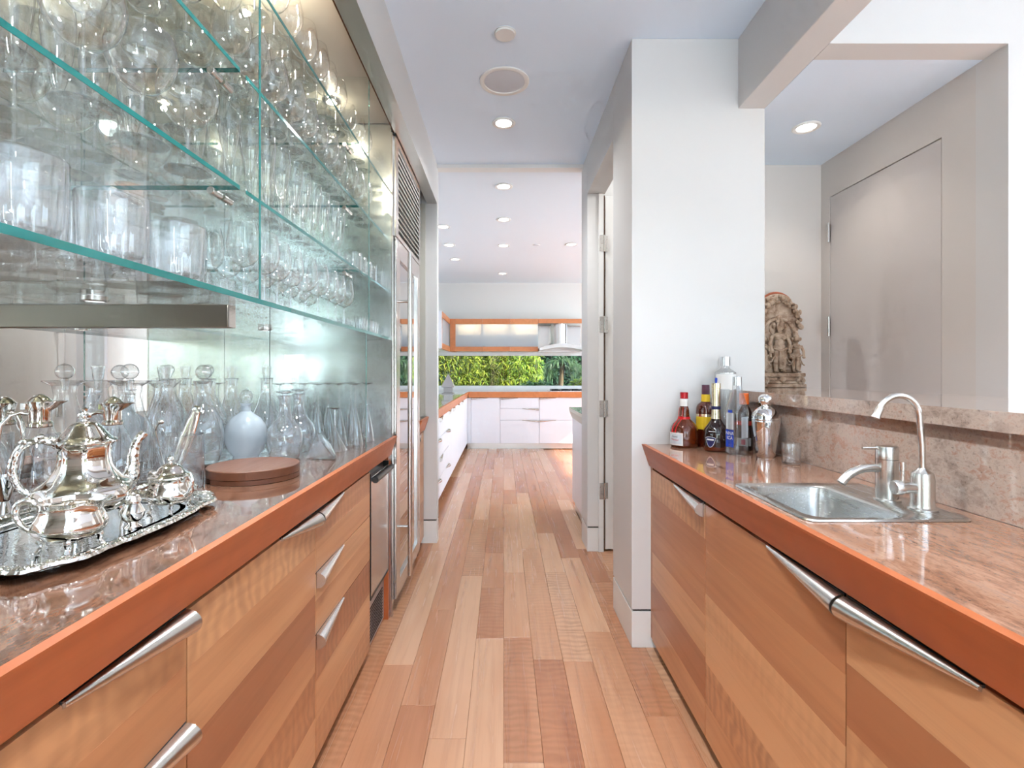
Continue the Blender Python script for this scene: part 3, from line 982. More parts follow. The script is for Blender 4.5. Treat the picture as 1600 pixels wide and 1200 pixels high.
part('side_strip', bx(-0.64, -0.580, 2.508, 2.536, 0.0, 0.818), 'apronwood', t)

t = thing('wine_fridge', 'tall steel-framed glass door wine fridge with louvred grille above', 'fridge', (-0.87, 2.92, 0))
FX = -0.552
FY0, FY1 = 2.575, 3.285
part('carcass', bx(-1.18, FX - 0.055, 2.562, 3.30, 0.06, 2.455), 'steel_v', t)
part('interior', bx(FX - 0.054, FX - 0.050, FY0 + 0.08, FY1 - 0.08, 0.14, 1.84), 'black', t)
d = part('door', MB().box(FX - 0.045, FX, FY0, FY0 + 0.085, 0.07, 1.925).box(FX - 0.045, FX, FY1 - 0.085, FY1, 0.07, 1.925)
         .box(FX - 0.045, FX, FY0 + 0.085, FY1 - 0.085, 1.84, 1.925).box(FX - 0.045, FX, FY0 + 0.085, FY1 - 0.085, 0.07, 0.15), 'steel_v', t, bevel=0.0015)
part('pane', bx(FX - 0.022, FX - 0.012, FY0 + 0.085, FY1 - 0.085, 0.15, 1.84), 'fridgeglass', d)
hm = MB().tube([(FX + 0.052, 2.665, 0.16), (FX + 0.052, 2.665, 1.88)], 0.0125, 16)
for hz in (0.42, 1.62):
    hm.tube([(FX - 0.004, 2.665, hz), (FX + 0.052, 2.665, hz)], 0.007, 10)
part('handle', hm, 'steel_v', d, label='long vertical steel bar handle')
part('toe_panel', bx(FX - 0.06, FX - 0.035, FY0, FY1, 0.005, 0.06), 'steel_v', t)
gf = part('grille_frame', MB().box(FX - 0.03, FX, 2.562, 2.62, 1.945, 2.455).box(FX - 0.03, FX, 3.265, 3.30, 1.945, 2.455)
          .box(FX - 0.03, FX, 2.62, 3.265, 2.43, 2.455).box(FX - 0.03, FX, 2.62, 3.265, 1.945, 1.962), 'steel_v', t)
for i in range(15):
    z = 1.966 + i * 0.0312
    part('louvre', MB().prism([(FX - 0.026, z + 0.022), (FX - 0.022, z + 0.026), (FX - 0.001, z + 0.004), (FX - 0.005, z)], 'y', 2.622, 3.263), 'louvre_grey', gf)
part('grille_backing', bx(FX - 0.052, FX - 0.032, 2.62, 3.265, 1.95, 2.45), 'pewter', t)
part('door_head_strip', bx(FX - 0.04, FX - 0.004, FY0, FY1, 1.928, 1.943), 'steel_v', t)

# short run between fridge and kitchen
worktop2 = thing('end_counter', 'short granite counter end with cherry edge past the fridge', 'counter', (-0.87, 3.46, CT - 0.03))
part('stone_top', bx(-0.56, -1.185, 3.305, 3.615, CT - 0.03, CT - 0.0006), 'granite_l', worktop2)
amb, am = apron('edge', -1, LX, LXB, 3.305, 3.615, CT, 0.823, '')
part('wood_edge', amb, am, worktop2, smooth=False)
base_cabinet('end_cabinet', 'narrow cherry cabinet between fridge and kitchen opening', -1, LF, 1.18, 3.305, 3.615, [('door', 0.045, 0.812, (3.32, 3.48))])
t = thing('mirror_backing', 'narrow mirror panel above the counter end past the fridge', 'mirror', (MX, 3.46, CT))
part('mirror_panel', bx(-1.196, MX, 3.305, 3.615, CT + 0.001, 2.46), 'mirror', t)
single('pale_return', bx(-1.185, -0.565, 3.607, 3.6165, CT + 0.001, 2.46), 'pale_reflection', 'pale painted end strip beside the white jamb past the fridge', 'mirror', (-0.87, 3.61, CT))

# ------------------------------------------------------------------ kitchen beyond the opening
def white_front(kind, t, axis, at, a0, a1, z0, z1, handle=None, sgn=-1):
    """lacquered front; axis 'x': front lies along x at depth y=at; axis 'y': along y at x=at (faces +x)"""
    g = 0.0022
    if axis == 'x':
        d = part(kind, bx(a0 + g, a1 - g, at, at + 0.02, z0 + g, z1 - g), 'lacquer', t, bevel=0.0008, smooth=False)
    else:
        d = part(kind, bx(at - 0.02, at, a0 + g, a1 - g, z0 + g, z1 - g), 'lacquer', t, bevel=0.0008, smooth=False)
    if handle:
        ha, hb = handle
        if axis == 'x':
            mb = handle_mb(1, 0.0, ha, hb, z1, 0.018, 0.024)
            # handle_mb lies along y on an x face: turn it on to the y face
            mb.v = [(y, at + x, z) for x, y, z in mb.v]
        else:
            mb = handle_mb(-1, -at + 0.0, ha, hb, z1, 0.02, 0.026)
            mb.v = [(at + (x - at) * 1.0, y, z) for x, y, z in mb.v]
        part('handle', mb, 'nickel', d, label='tapered steel pull')
    return d

FY = 8.0
KT = 0.823
def far_cab(name, label, x0, x1, fronts):
    t = thing(name, label, 'cabinet', ((x0 + x1) / 2, 8.3, 0))
    part('body', bx(x0, x1, FY + 0.021, 8.60, 0.09, KT - 0.003), 'lacquer', t)
    part('toe_kick', bx(x0, x1, FY + 0.06, 8.60, 0.0, 0.09), 'steel', t)
    for kind, z0, z1, h in fronts:
        white_front(kind, t, 'x', FY, x0, x1, z0, z1, h)
far_cab('kitchen_cabinet', 'plain white filler cabinet in the corner below the kitchen window', -0.588, -0.522, [('door', 0.092, KT, None)])
far_cab('kitchen_cabinet', 'white one-door cabinet at the left below the kitchen window', -0.522, -0.055, [('door', 0.092, KT, (-0.52, -0.26))])
far_cab('kitchen_cabinet', 'white three-drawer cabinet in the middle below the kitchen window', -0.055, 0.570,
        [('drawer', 0.652, KT, (-0.05, 0.23)), ('drawer', 0.465, 0.652, (0.565, 0.30)), ('drawer', 0.092, 0.465, (0.565, 0.30))])
far_cab('kitchen_cabinet', 'white two-drawer cabinet under the cooktop', 0.570, 1.25,
        [('drawer', 0.465, KT, (0.575, 0.84)), ('drawer', 0.092, 0.465, (0.575, 0.84))])
t = thing('kitchen_counter', 'pale granite kitchen counter with orange timber edge below the window', 'counter', (0.4, 8.3, KT))
part('stone_top', bx(-1.24, 2.0, 7.985, KY, CT - 0.03, CT), 'granite_k', t)
part('wood_edge', MB().prism([(7.955, CT), (7.985, CT), (7.995, 0.826), (7.98, 0.826)], 'x', -0.565, 2.0), 'kitchenwood', t, smooth=False)

# left run of white cabinets
KX = -0.585
cells = [(3.76, 4.55, 4), (4.55, 5.30, 4), (5.30, 5.75, 1), (5.75, 6.35, 1), (6.35, 6.95, 1), (6.95, 7.98, 1)]
names = ['four-drawer cabinet beside the kitchen opening', 'four-drawer cabinet second from the kitchen opening', 'narrow one-door cabinet third from the opening',
         'one-door cabinet fourth from the kitchen opening', 'one-door cabinet fifth from the kitchen opening', 'corner cabinet in the far left corner']
for (a, b, n), nm in zip(cells, names):
    t = thing('kitchen_cabinet', 'white %s in the left kitchen run' % nm, 'cabinet', (-0.9, (a + b) / 2, 0))
    part('body', bx(-1.24, KX - 0.021, a, b, 0.09, KT - 0.003), 'lacquer', t)
    part('toe_kick', bx(-1.24, KX - 0.07, a, b, 0.0, 0.09), 'brown', t)
    for i in range(n):
        z0 = 0.092 + (KT - 0.092) * i / n
        z1 = 0.092 + (KT - 0.092) * (i + 1) / n
        white_front('drawer' if n > 1 else 'door', t, 'y', KX, a, b, z0, z1, (a + 0.01, a + 0.25) if (i % 2 == 1 or n == 1) else (b - 0.01, b - 0.25))
t = thing('kitchen_counter', 'pale granite counter along the left kitchen wall', 'counter', (-0.9, 5.8, KT))
part('stone_top', bx(-1.24, -0.575, 3.75, 7.984, CT - 0.03, CT), 'granite_k', t)
part('wood_edge', MB().prism([(-0.555, CT), (-0.575, CT), (-0.60, 0.826), (-0.58, 0.826)], 'y', 3.75, 7.954), 'kitchenwood', t, smooth=False)

# upper cabinets: timber frames with frosted sliding panels
def upper(name, label, x0, x1, y0, z0, z1, glass=True):
    t = thing(name, label, 'cabinet', ((x0 + x1) / 2, 8.45, z0))
    part('carcass', MB().box(x0, x1, 8.60, 8.612, z0, z1).box(x0, x0 + 0.012, y0 + 0.03, 8.60, z0, z1).box(x1 - 0.012, x1, y0 + 0.03, 8.60, z0, z1)
         .box(x0, x1, y0 + 0.03, 8.60, z0, z0 + 0.02).box(x0, x1, y0 + 0.03, 8.60, z1 - 0.02, z1), 'frostpanel', t)
    f = part('frame', MB().box(x0 + 0.0015, x1 - 0.0015, y0, y0 + 0.03, z1 - 0.085, z1).box(x0 + 0.0015, x1 - 0.0015, y0, y0 + 0.03, z0, z0 + 0.08), 'kitchenwood', t, smooth=False)
    part('frosted_panel', bx(x0, x1, y0 + 0.018, y0 + 0.026, z0 + 0.08, z1 - 0.085), 'frosted', f)
    part('shelf', bx(x0 + 0.012, x1 - 0.012, y0 + 0.05, 8.60, z0 + 0.27, z0 + 0.285), 'frostpanel', t)
    part('light_strip', bx(x0 + 0.1, x1 - 0.1, y0 + 0.10, y0 + 0.13, z1 - 0.026, z1 - 0.02), 'lampcab', t)
    return t
UZ0, UZ1, UY = 1.575, 2.115, 8.27
upper('wall_cabinet', 'timber-framed wall cabinet with lit frosted panel, leftmost over the window', -0.80, -0.354, UY, UZ0, UZ1)
upper('wall_cabinet', 'timber-framed wall cabinet with lit frosted panel, middle of three', -0.354, 0.106, UY, UZ0, UZ1)
upper('wall_cabinet', 'timber-framed wall cabinet with frosted panel next to the cooker hood', 0.106, 0.572, UY, UZ0, UZ1)
t = thing('corner_post', 'orange timber post at the inner corner of the wall cabinets', 'panel', (-0.845, 8.3, UZ0))
part('post', bx(-0.888, -0.80, UY, 8.60, UZ0, UZ1), 'kitchenwood', t)
# left wall cabinet
t = thing('wall_cabinet', 'wall cabinet on the left kitchen wall with white end panel', 'cabinet', (-1.07, 7.7, UZ0))
part('end_panel', bx(-1.24, -0.888, 7.16, 7.18, UZ0, UZ1), 'lacquer', t)
part('carcass', bx(-1.24, -0.93, 7.18, UY - 0.002, UZ0, UZ1), 'frostpanel', t)
f = part('frame', MB().box(-0.918, -0.888, 7.18, UY - 0.002, UZ1 - 0.085, UZ1).box(-0.918, -0.888, 7.18, UY - 0.002, UZ0, UZ0 + 0.08)
         .box(-0.918, -0.888, 7.18, 7.22, UZ0 + 0.08, UZ1 - 0.085), 'kitchenwood', t, smooth=False)
part('frosted_panel', bx(-0.912, -0.904, 7.22, UY - 0.002, UZ0 + 0.08, UZ1 - 0.085), 'frosted', f)
# cooker hood
t = thing('cooker_hood', 'steel chimney cooker hood with curved canopy', 'cooker hood', (0.92, 8.3, UZ0))
part('back_panel', bx(0.575, 1.32, 8.600, 8.612, UZ0, 2.03), 'steel_v', t)
ch = MB()
ch.prism([(0.80 + 0.27 * i / 10, 8.40 - 0.09 * math.sin(PI * i / 10)) for i in range(11)] + [(1.07, 8.60), (0.80, 8.60)], 'z', 1.69, 2.04)
part('chimney', ch, 'steel_v', t)
part('chimney_seam', bx(1.045, 1.06, 8.355, 8.42, 1.69, 2.04), 'chrome', t)
can = []
for i in range(17):
    u = i / 16
    can.append((0.58 + 0.74 * u, UZ0 + 0.05 + 0.075 * math.sin(PI * u)))
for i in range(17):
    u = 1 - i / 16
    can.append((0.58 + 0.74 * u, UZ0 + 0.005 + 0.055 * math.sin(PI * u)))
part('canopy', MB().prism(can, 'y', 8.06, 8.60), 'steel', t)
t = thing('valance_panel', 'orange timber valance above the cooker hood', 'panel', (1.0, 8.3, 2.04))
part('board', bx(0.574, 1.40, UY, UY + 0.03, 2.042, UZ1), 'kitchenwood', t)
part('cover', bx(0.574, 1.40, UY + 0.03, 8.60, 2.095, UZ1), 'frostpanel', t)
t = thing('cooktop', 'low black glass cooktop set in the far kitchen counter', 'cooktop', (0.95, 8.3, CT))
part('plate', bx(0.74, 1.45, 8.06, 8.5, CT + 0.0005, CT + 0.008), 'chrome', t)
for i in range(4):
    gx0 = 0.77 + i * 0.165
    mb = MB()
    for q in range(3):
        mb.box(gx0 + 0.01, gx0 + 0.145, 8.12 + q * 0.14, 8.13 + q * 0.14, CT + 0.008, CT + 0.03)
    mb.box(gx0 + 0.01, gx0 + 0.02, 8.12, 8.42, CT + 0.008, CT + 0.03).box(gx0 + 0.135, gx0 + 0.145, 8.12, 8.42, CT + 0.008, CT + 0.03)
    part('grate', mb, 'black', t)
# island / peninsula on the right
t = thing('kitchen_island', 'white kitchen island end with pale granite top at the right of the opening', 'island', (0.95, 4.2, 0))
part('body', bx(0.625, 1.4, 3.83, 4.54, 0.09, KT), 'lacquer', t, bevel=0.001)
part('toe_kick', bx(0.645, 1.4, 3.84, 4.52, 0.0, 0.09), 'steel', t)
part('stone_top', bx(0.60, 1.42, 3.83, 4.57, CT - 0.03, CT), 'granite_k', t)
part('wood_edge', MB().prism([(0.598, CT - 0.001), (0.615, CT - 0.03), (0.66, KT), (0.625, KT), (0.600, CT - 0.03)], 'y', 3.83, 4.57), 'frostpanel', t, smooth=False)
# pewter lantern on the left kitchen counter
t = thing('pyramid_lantern', 'grey pewter pyramid ornament on the left kitchen counter', 'ornament', (-0.80, 7.2, CT))
def square_rings(cx, cyy, rs):
    mb = MB()
    vs, fs = [], []
    for r, z in rs:
        vs += [(cx - r, cyy - r, z), (cx + r, cyy - r, z), (cx + r, cyy + r, z), (cx - r, cyy + r, z)]
    for k in range(len(rs) - 1):
        for i in range(4):
            j = (i + 1) % 4
            fs.append((k * 4 + i, k * 4 + j, k * 4 + 4 + j, k * 4 + 4 + i))
    fs.append((0, 1, 2, 3)); fs.append(tuple(4 * (len(rs) - 1) + i for i in range(4)))
    return mb.add(vs, fs)
part('base', square_rings(-0.80, 7.2, [(0.085, CT), (0.085, CT + 0.015), (0.06, CT + 0.02), (0.06, CT + 0.095), (0.09, CT + 0.10), (0.09, CT + 0.112)]), 'pewter', t, smooth=False)
part('roof', square_rings(-0.80, 7.2, [(0.088, CT + 0.112), (0.012, CT + 0.27), (0.004, CT + 0.285)]), 'pewter', t, smooth=False)

# ------------------------------------------------------------------ garden behind the kitchen window and behind the viewpoint
struct('ground_garden', bx(-14, 14, 8.9, 40, -0.25, -0.15), pmat('soil', hexc(84, 74, 52), 0.9), label='garden ground')
struct('ground_garden_back', bx(-9, 9, -12, -5.0, -0.25, -0.15), 'soil', label='garden ground behind the viewpoint')
def leafmat(name, c1, c2):
    m = pmat(name, c1, 0.45)
    g = N(m)
    b = m.node_tree.nodes['Principled BSDF']
    gi = g.n('ShaderNodeNewGeometry').outputs['Random Per Island']
    g.l(g.mix(gi, c1, c2), b.inputs['Base Color'])
    b.inputs['Transmission Weight'].default_value = 0.0
    b.inputs['Subsurface Weight'].default_value = 0.0
    return m
leafmat('leaf_bamboo', hexc(170, 176, 58), hexc(92, 126, 36))
leafmat('leaf_mid', hexc(112, 150, 62), hexc(52, 92, 38))
leafmat('leaf_dark', hexc(54, 102, 62), hexc(26, 66, 42))
leafmat('leaf_palm', hexc(112, 146, 92), hexc(52, 92, 62))
leafmat('leaf_lime', hexc(186, 204, 66), hexc(110, 152, 48))
pmat('bark', hexc(112, 96, 70), 0.9)
rl = random.Random(11)
def leaf(mb, p, d, L, w, droop=0.3, up=Vector((0, 0, 1))):
    d = d.normalized()
    s = d.cross(up)
    if s.length < 1e-3:
        s = Vector((1, 0, 0))
    s.normalize()
    nrm = s.cross(d)
    a = p
    b_ = p + d * L * 0.4
    c_ = p + d * L - up * L * droop
    mb.add([a, b_ + s * w - nrm * w * 0.3, b_ + nrm * w * 0.25, b_ - s * w - nrm * w * 0.3, c_], [(0, 1, 2), (0, 2, 3), (1, 4, 2), (2, 4, 3)])
def shrub(name, label, cx, cyy, rx, ry, z0, z1, n, L, w, mat, face=-1, cat='shrub'):
    t = thing(name, label, cat, (cx, cyy, -0.15), 'garden planting')
    mb = MB()
    for i in range(n):
        u, v = rl.gauss(0, 0.55), rl.uniform(-1, 1)
        while abs(u) > 1:
            u = rl.gauss(0, 0.55)
        z = z0 + (z1 - z0) * (rl.random() ** 0.8) * max(0.35, 1.0 - 0.28 * u * u)
        p = Vector((cx + u * rx, cyy + v * ry, z))
        a = rl.uniform(0, 2 * PI)
        for q in range(3):
            dd = Vector((math.cos(a + q * 0.9), math.sin(a + q * 0.9), rl.uniform(-0.7, 0.5)))
            leaf(mb, p, dd, L * rl.uniform(0.7, 1.2), w * rl.uniform(0.8, 1.2), rl.uniform(0.1, 0.6))
    f = part('foliage', mb, mat, t, smooth=False)
    sm = MB()
    for i in range(7):
        x, y = cx + rl.uniform(-0.6, 0.6) * rx, cyy + rl.uniform(-0.6, 0.6) * ry
        sm.tube([(x, y, -0.16), (x + rl.uniform(-.06, .06), y, z0 * 0.5 + 0.2), (x + rl.uniform(-.15, .15), y, z1 - 0.1)], [0.014, 0.011, 0.006], 6)
    part('stem', sm, 'bark', t)
    return t
shrub('bamboo', 'yellow-green bamboo clump at the left of the kitchen window', -1.15, 10.5, 0.75, 0.16, 0.2, 2.2, 1500, 0.17, 0.013, 'leaf_bamboo')
shrub('bamboo', 'yellow-green bamboo clump left of centre behind the window', -0.30, 11.2, 0.75, 0.16, 0.2, 1.9, 1400, 0.17, 0.013, 'leaf_bamboo')
shrub('bamboo', 'small lime bamboo clump right of centre behind the window', 0.52, 10.45, 0.28, 0.12, 0.3, 2.0, 560, 0.15, 0.012, 'leaf_lime')
shrub('evergreen_shrub', 'dark green shrub in the middle behind the window', 0.15, 11.95, 0.6, 0.16, 0.2, 2.3, 1100, 0.16, 0.018, 'leaf_mid')
shrub('evergreen_shrub', 'dark shrub behind the left bamboo', -1.3, 12.6, 1.4, 0.15, 0.1, 2.6, 1900, 0.22, 0.026, 'leaf_dark')
shrub('evergreen_shrub', 'deep green shrub behind the palm', 1.75, 12.0, 0.45, 0.14, 0.1, 2.6, 900, 0.20, 0.026, 'leaf_dark')
shrub('evergreen_shrub', 'dark shrub filling the back of the planting', 1.1, 13.4, 1.6, 0.15, 0.1, 2.8, 2400, 0.24, 0.03, 'leaf_dark')
shrub('evergreen_shrub', 'tall dark shrub in the gap at the back of the planting', -0.3, 14.3, 3.6, 0.2, 0.1, 3.9, 4200, 0.30, 0.055, 'leaf_dark')
shrub('broadleaf_shrub', 'bright lime round-leaved shrub at the right below the palm', 1.50, 9.55, 0.24, 0.08, 0.70, 1.12, 90, 0.10, 0.04, 'leaf_lime')
shrub('broadleaf_shrub', 'pale leaved low shrub left of the palm trunk', 0.60, 9.55, 0.3, 0.08, 0.70, 1.08, 130, 0.10, 0.03, 'leaf_mid')
# palm with drooping fronds
t = thing('palm', 'fan of drooping grey-green palm fronds behind the cooktop', 'palm', (1.3, 11.2, -0.15), 'garden planting')
part('trunk', MB().tube([(1.24, 11.2, -0.16), (1.26, 11.2, 0.7), (1.32, 11.2, 1.42)], [0.08, 0.06, 0.05], 10), 'bark', t)
for i in range(15):
    a = -0.5 + 4.1 * i / 14
    mb = MB()
    base = Vector((1.32, 11.18, 1.42))
    dx, dz = math.cos(a) * 0.8, math.sin(a) * 0.7
    pts = [base + Vector((dx * s * 0.75, -0.12 * s + rl.uniform(-.02, .02), dz * s * 0.6 - 0.42 * s * s)) for s in [k / 9 for k in range(10)]]
    mb.tube(pts, [0.006 - 0.0004 * k for k in range(10)], 5)
    for k in range(1, 10):
        for q in (-1, 1):
            dr = (pts[k] - pts[k - 1]).normalized()
            sd = Vector((-dr.z, 0, dr.x)) * q
            for e in range(2):
                leaf(mb, pts[k] - dr * 0.03 * e, dr * 0.8 + sd * 0.7 - Vector((0, 0, 0.3)), 0.24 * (1.1 - k / 14), 0.008, 0.35)
    part('frond', mb, 'leaf_palm', t, smooth=False)
# hedge seen only in reflections
for i in range(7):
    shrub('hedge', '%s clump of the hedge outside the window behind the viewpoint' % ORD[i], -5.4 + i * 1.9, -7.0, 0.62, 0.5, 0.0, 2.2, 900, 0.24, 0.03, 'leaf_mid' if i % 2 else 'leaf_lime', cat='hedge')

# ------------------------------------------------------------------ ceiling fixtures
def downlight(name, label, x, y, z, r, group, on=True, mat='lampwhite'):
    t = thing(name, label, 'ceiling light', (x, y, z), group)
    part('trim_ring', MB().lathe([(r, z - 0.0005), (r, z - 0.006), (r * 0.93, z - 0.009), (r * 0.70, z - 0.006), (r * 0.66, z - 0.0005)], 32, (x, y, 0)), 'trimwhite', t)
    part('lens', MB().lathe([(0, z - 0.003), (r * 0.68, z - 0.003)], 28, (x, y, 0)), mat, t)
    return t
downlight('downlight', 'recessed downlight with white ring in the galley ceiling before the kitchen', 0.0, 3.015, CEIL, 0.070, 'downlights')
lamp('downlight_lamp', 'SPOT', (0, 3.015, 2.72), (0, 0, 0), 42, (0.94, 0.97, 1.0), 0.05, spot_size=2.5, spot_blend=0.8)
downlight('downlight', 'recessed downlight in the low hall ceiling behind the white wall end', 1.467, 2.42, HZ, 0.062, 'downlights')
lamp('hall_lamp', 'SPOT', (1.467, 2.42, HZ - 0.03), (0, 0, 0), 5, (1, 0.90, 0.80), 0.05, spot_size=2.2, spot_blend=0.7)
t = thing('ceiling_speaker', 'round grey ceiling speaker with white rim in the galley ceiling', 'speaker', (0.004, 2.583, CEIL))
part('rim', MB().lathe([(0.128, CEIL - 0.0005), (0.128, CEIL - 0.006), (0.122, CEIL - 0.009), (0.106, CEIL - 0.006), (0.103, CEIL - 0.0005)], 48, (0.004, 2.583, 0)), 'trimwhite', t)
part('grille', MB().lathe([(0, CEIL - 0.0095), (0.05, CEIL - 0.008), (0.104, CEIL - 0.002)], 48, (0.004, 2.583, 0)), 'speaker_grille', t)
t = thing('smoke_detector', 'small round white cover plate nearest on the galley ceiling', 'detector', (0.006, 2.216, CEIL))
part('plate', MB().lathe([(0, CEIL - 0.011), (0.043, CEIL - 0.011), (0.045, CEIL - 0.009), (0.045, CEIL - 0.004), (0.04, CEIL - 0.003)], 36, (0.006, 2.216, 0)), 'trimwhite', t)
part('collar', MB().lathe([(0.04, CEIL - 0.003), (0.048, CEIL - 0.003), (0.048, CEIL - 0.0005)], 36, (0.006, 2.216, 0)), 'trimwhite', t)
for i, (x, y) in enumerate(ROOM_LIGHTS):
    downlight('downlight', 'recessed downlight over the viewpoint or dining room, %s from the galley' % ORD[i], x, y, CEIL, 0.070, 'downlights')
kl = [(0.0, 4.12, 'first on the centre line'), (0.0, 5.02, 'second on the centre line'), (0.0, 6.06, 'third on the centre line'), (-0.02, 7.8, 'fourth and farthest on the centre line'),
      (-0.64, 5.27, 'nearest of the left row'), (-0.657, 6.03, 'middle of the left row'), (-0.66, 6.8, 'farthest of the left row'), (0.815, 6.0, 'at the right edge of the opening')]
for x, y, w in kl:
    downlight('downlight', 'kitchen downlight, %s' % w, x, y, 2.775, 0.075, 'kitchen downlights')
t = thing('sprinkler_cover', 'tiny flat cover on the kitchen ceiling right of the centre lights', 'ceiling cover', (0.394, 6.03, 2.775), None)
part('plate', MB().lathe([(0, 2.768), (0.036, 2.768), (0.04, 2.7745)], 24, (0.394, 6.03, 0)), 'speaker_grille', t)
part('collar', MB().lathe([(0.036, 2.7725), (0.048, 2.7725), (0.05, 2.7747)], 24, (0.394, 6.03, 0)), 'trimwhite', t)

# ------------------------------------------------------------------ glassware prototypes (base at the origin)
def proto(name):
    o = bpy.data.objects.new(name, None)
    o.empty_display_size = 0.02
    return o
def ppart(name, mb, mat, root, label=None, angle=38):
    o = bpy.data.objects.new(name, mb.mesh(name, mat, angle=angle))
    o.parent = root
    return o
def place(root, label, cat, loc, group, rz=0.0, scale=1.0, rot=None):
    c = root.copy()
    C.objects.link(c)
    c.location = loc
    c.rotation_euler = rot if rot else (0, 0, rz)
    c.scale = (scale, scale, scale)
    for ch in list(root.children):
        d = ch.copy()
        C.objects.link(d)
        d.parent = c
        for g_ in list(ch.children):
            e = g_.copy()
            C.objects.link(e)
            e.parent = d
    return tag(c, label, cat, group)

def stem_glass(name, foot, stem_h, bowl, stem_r=0.0034):
    r = proto(name)
    ppart('foot', MB().lathe([(0, 0.0), (foot, 0.0), (foot, 0.0018), (foot * 0.45, 0.005), (stem_r * 1.6, 0.009), (stem_r, 0.014)], 32), 'stemglass', r)
    ppart('stem', MB().lathe([(stem_r, 0.014), (stem_r * 0.9, stem_h * 0.6), (stem_r, stem_h - 0.006), (stem_r * 1.6, stem_h)], 14), 'stemglass', r)
    ppart('bowl', MB().lathe([(0, stem_h - 0.001)] + [(a, stem_h + b) for a, b in bowl] + [(bowl[-1][0] - 0.0012, stem_h + bowl[-1][1] + 0.0006), (bowl[-1][0] - 0.0016, stem_h + bowl[-1][1] - 0.002)], 36), 'glass', r)
    return r
wine = stem_glass('wine_glass', 0.034, 0.088, [(0.008, 0.002), (0.022, 0.009), (0.033, 0.024), (0.0385, 0.044), (0.039, 0.06), (0.036, 0.085), (0.032, 0.108)])
bigwine = stem_glass('red_wine_glass', 0.038, 0.092, [(0.008, 0.002), (0.026, 0.010), (0.039, 0.028), (0.046, 0.050), (0.047, 0.068), (0.043, 0.095), (0.037, 0.122)])
balloon = stem_glass('balloon_glass', 0.044, 0.094, [(0.008, 0.002), (0.028, 0.010), (0.046, 0.030), (0.057, 0.056), (0.060, 0.076), (0.058, 0.098), (0.054, 0.112)], 0.0042)
flute = stem_glass('champagne_flute', 0.033, 0.078, [(0.006, 0.004), (0.012, 0.022), (0.020, 0.060), (0.0255, 0.100), (0.027, 0.128), (0.025, 0.160)])
def cut(n, amt):
    return lambda a, t, z: 1.0 + amt * (abs(math.cos(a * n / 2)) - 0.5)
tum = proto('cut_tumbler')
ppart('body', MB().lathe([(0, 0), (0.044, 0), (0.0465, 0.003), (0.0485, 0.03), (0.0505, 0.112), (0.0500, 0.115), (0.0470, 0.114)], 72, mod=lambda a, t, z: 1.0 + (0.07 * (abs(math.cos(a * 9)) - 0.5) if 0.001 < z < 0.112 else 0)), 'cutglass', tum)
ppart('base', MB().lathe([(0.0470, 0.114), (0.0445, 0.03), (0.040, 0.019), (0, 0.017)], 36), 'cutglass', tum)
lowball = proto('lowball_glass')
ppart('body', MB().lathe([(0, 0), (0.031, 0), (0.034, 0.003), (0.037, 0.085), (0.0365, 0.0865), (0.0355, 0.086)], 32), 'glass', lowball)
ppart('base', MB().lathe([(0.0355, 0.086), (0.0325, 0.014), (0.03, 0.011), (0, 0.010)], 28), 'stemglass', lowball)
shot = proto('shot_glass')
ppart('body', MB().lathe([(0, 0), (0.018, 0), (0.019, 0.002), (0.0245, 0.062), (0.024, 0.063), (0.0225, 0.062)], 26), 'glass', shot)
ppart('base', MB().lathe([(0.0225, 0.062), (0.0175, 0.014), (0, 0.012)], 22), 'stemglass', shot)

ROW = {0: 'front row', 1: 'second row', 2: 'back row'}
BAY = {'A': 'left of the divider', 'B': 'beyond the divider', 'C': 'by the steel wall'}
SHN = {S1: 'lowest shelf', S2: 'second shelf', S3: 'third shelf', S4: 'fourth shelf'}
rg = random.Random(3)
def fill(root, nm, shelf, bay, row, x, ys):
    z = shelf + (TH if shelf == S1 else 0.010) + 0.0006
    for i, y in enumerate(ys):
        lab = '%s, %s from the left in %s, %s %s' % (nm, ORD[i], ROW[row], SHN[shelf], BAY[bay])
        place(root, lab, 'glass', (x + rg.uniform(-.006, .006), y + rg.uniform(-.005, .005), z), 'glassware on the %s' % SHN[shelf], rg.uniform(0, 6))
def seq(a, step, n):
    return [a + step * i for i in range(n)]
fill(tum, 'fluted tumbler', S1, 'A', 0, -0.640, [0.665, 0.815, 0.985])
fill(tum, 'fluted tumbler', S1, 'A', 1, -0.765, [0.74, 0.87, 1.00, 1.115])
fill(tum, 'fluted tumbler', S1, 'A', 2, -0.900, [0.93, 1.06])
fill(balloon, 'balloon glass', S2, 'A', 0, -0.690, [0.675, 0.812, 0.948, 1.088])
fill(flute, 'champagne flute', S2, 'A', 1, -0.825, [0.84, 0.925, 1.01, 1.10])
fill(balloon, 'balloon glass', S2, 'A', 2, -0.960, [0.97, 1.10])
fill(bigwine, 'red wine glass', S3, 'A', 0, -0.685, [0.955, 1.075])
fill(bigwine, 'red wine glass', S3, 'A', 1, -0.805, [0.905, 1.01, 1.115])
fill(bigwine, 'red wine glass', S3, 'A', 2, -0.930, [1.00, 1.11])
fill(wine, 'wine glass', S1, 'B', 0, -0.650, seq(1.245, 0.098, 9))
fill(wine, 'wine glass', S1, 'B', 1, -0.765, seq(1.290, 0.098, 8))
fill(tum, 'fluted tumbler', S1, 'B', 2, -0.900, seq(1.30, 0.14, 6))
fill(flute, 'champagne flute', S2, 'B', 0, -0.680, seq(1.245, 0.092, 10))
fill(flute, 'champagne flute', S2, 'B', 1, -0.790, seq(1.285, 0.092, 9))
fill(balloon, 'balloon glass', S2, 'B', 2, -0.940, seq(1.30, 0.14, 6))
fill(bigwine, 'red wine glass', S3, 'B', 0, -0.685, seq(1.255, 0.114, 8))
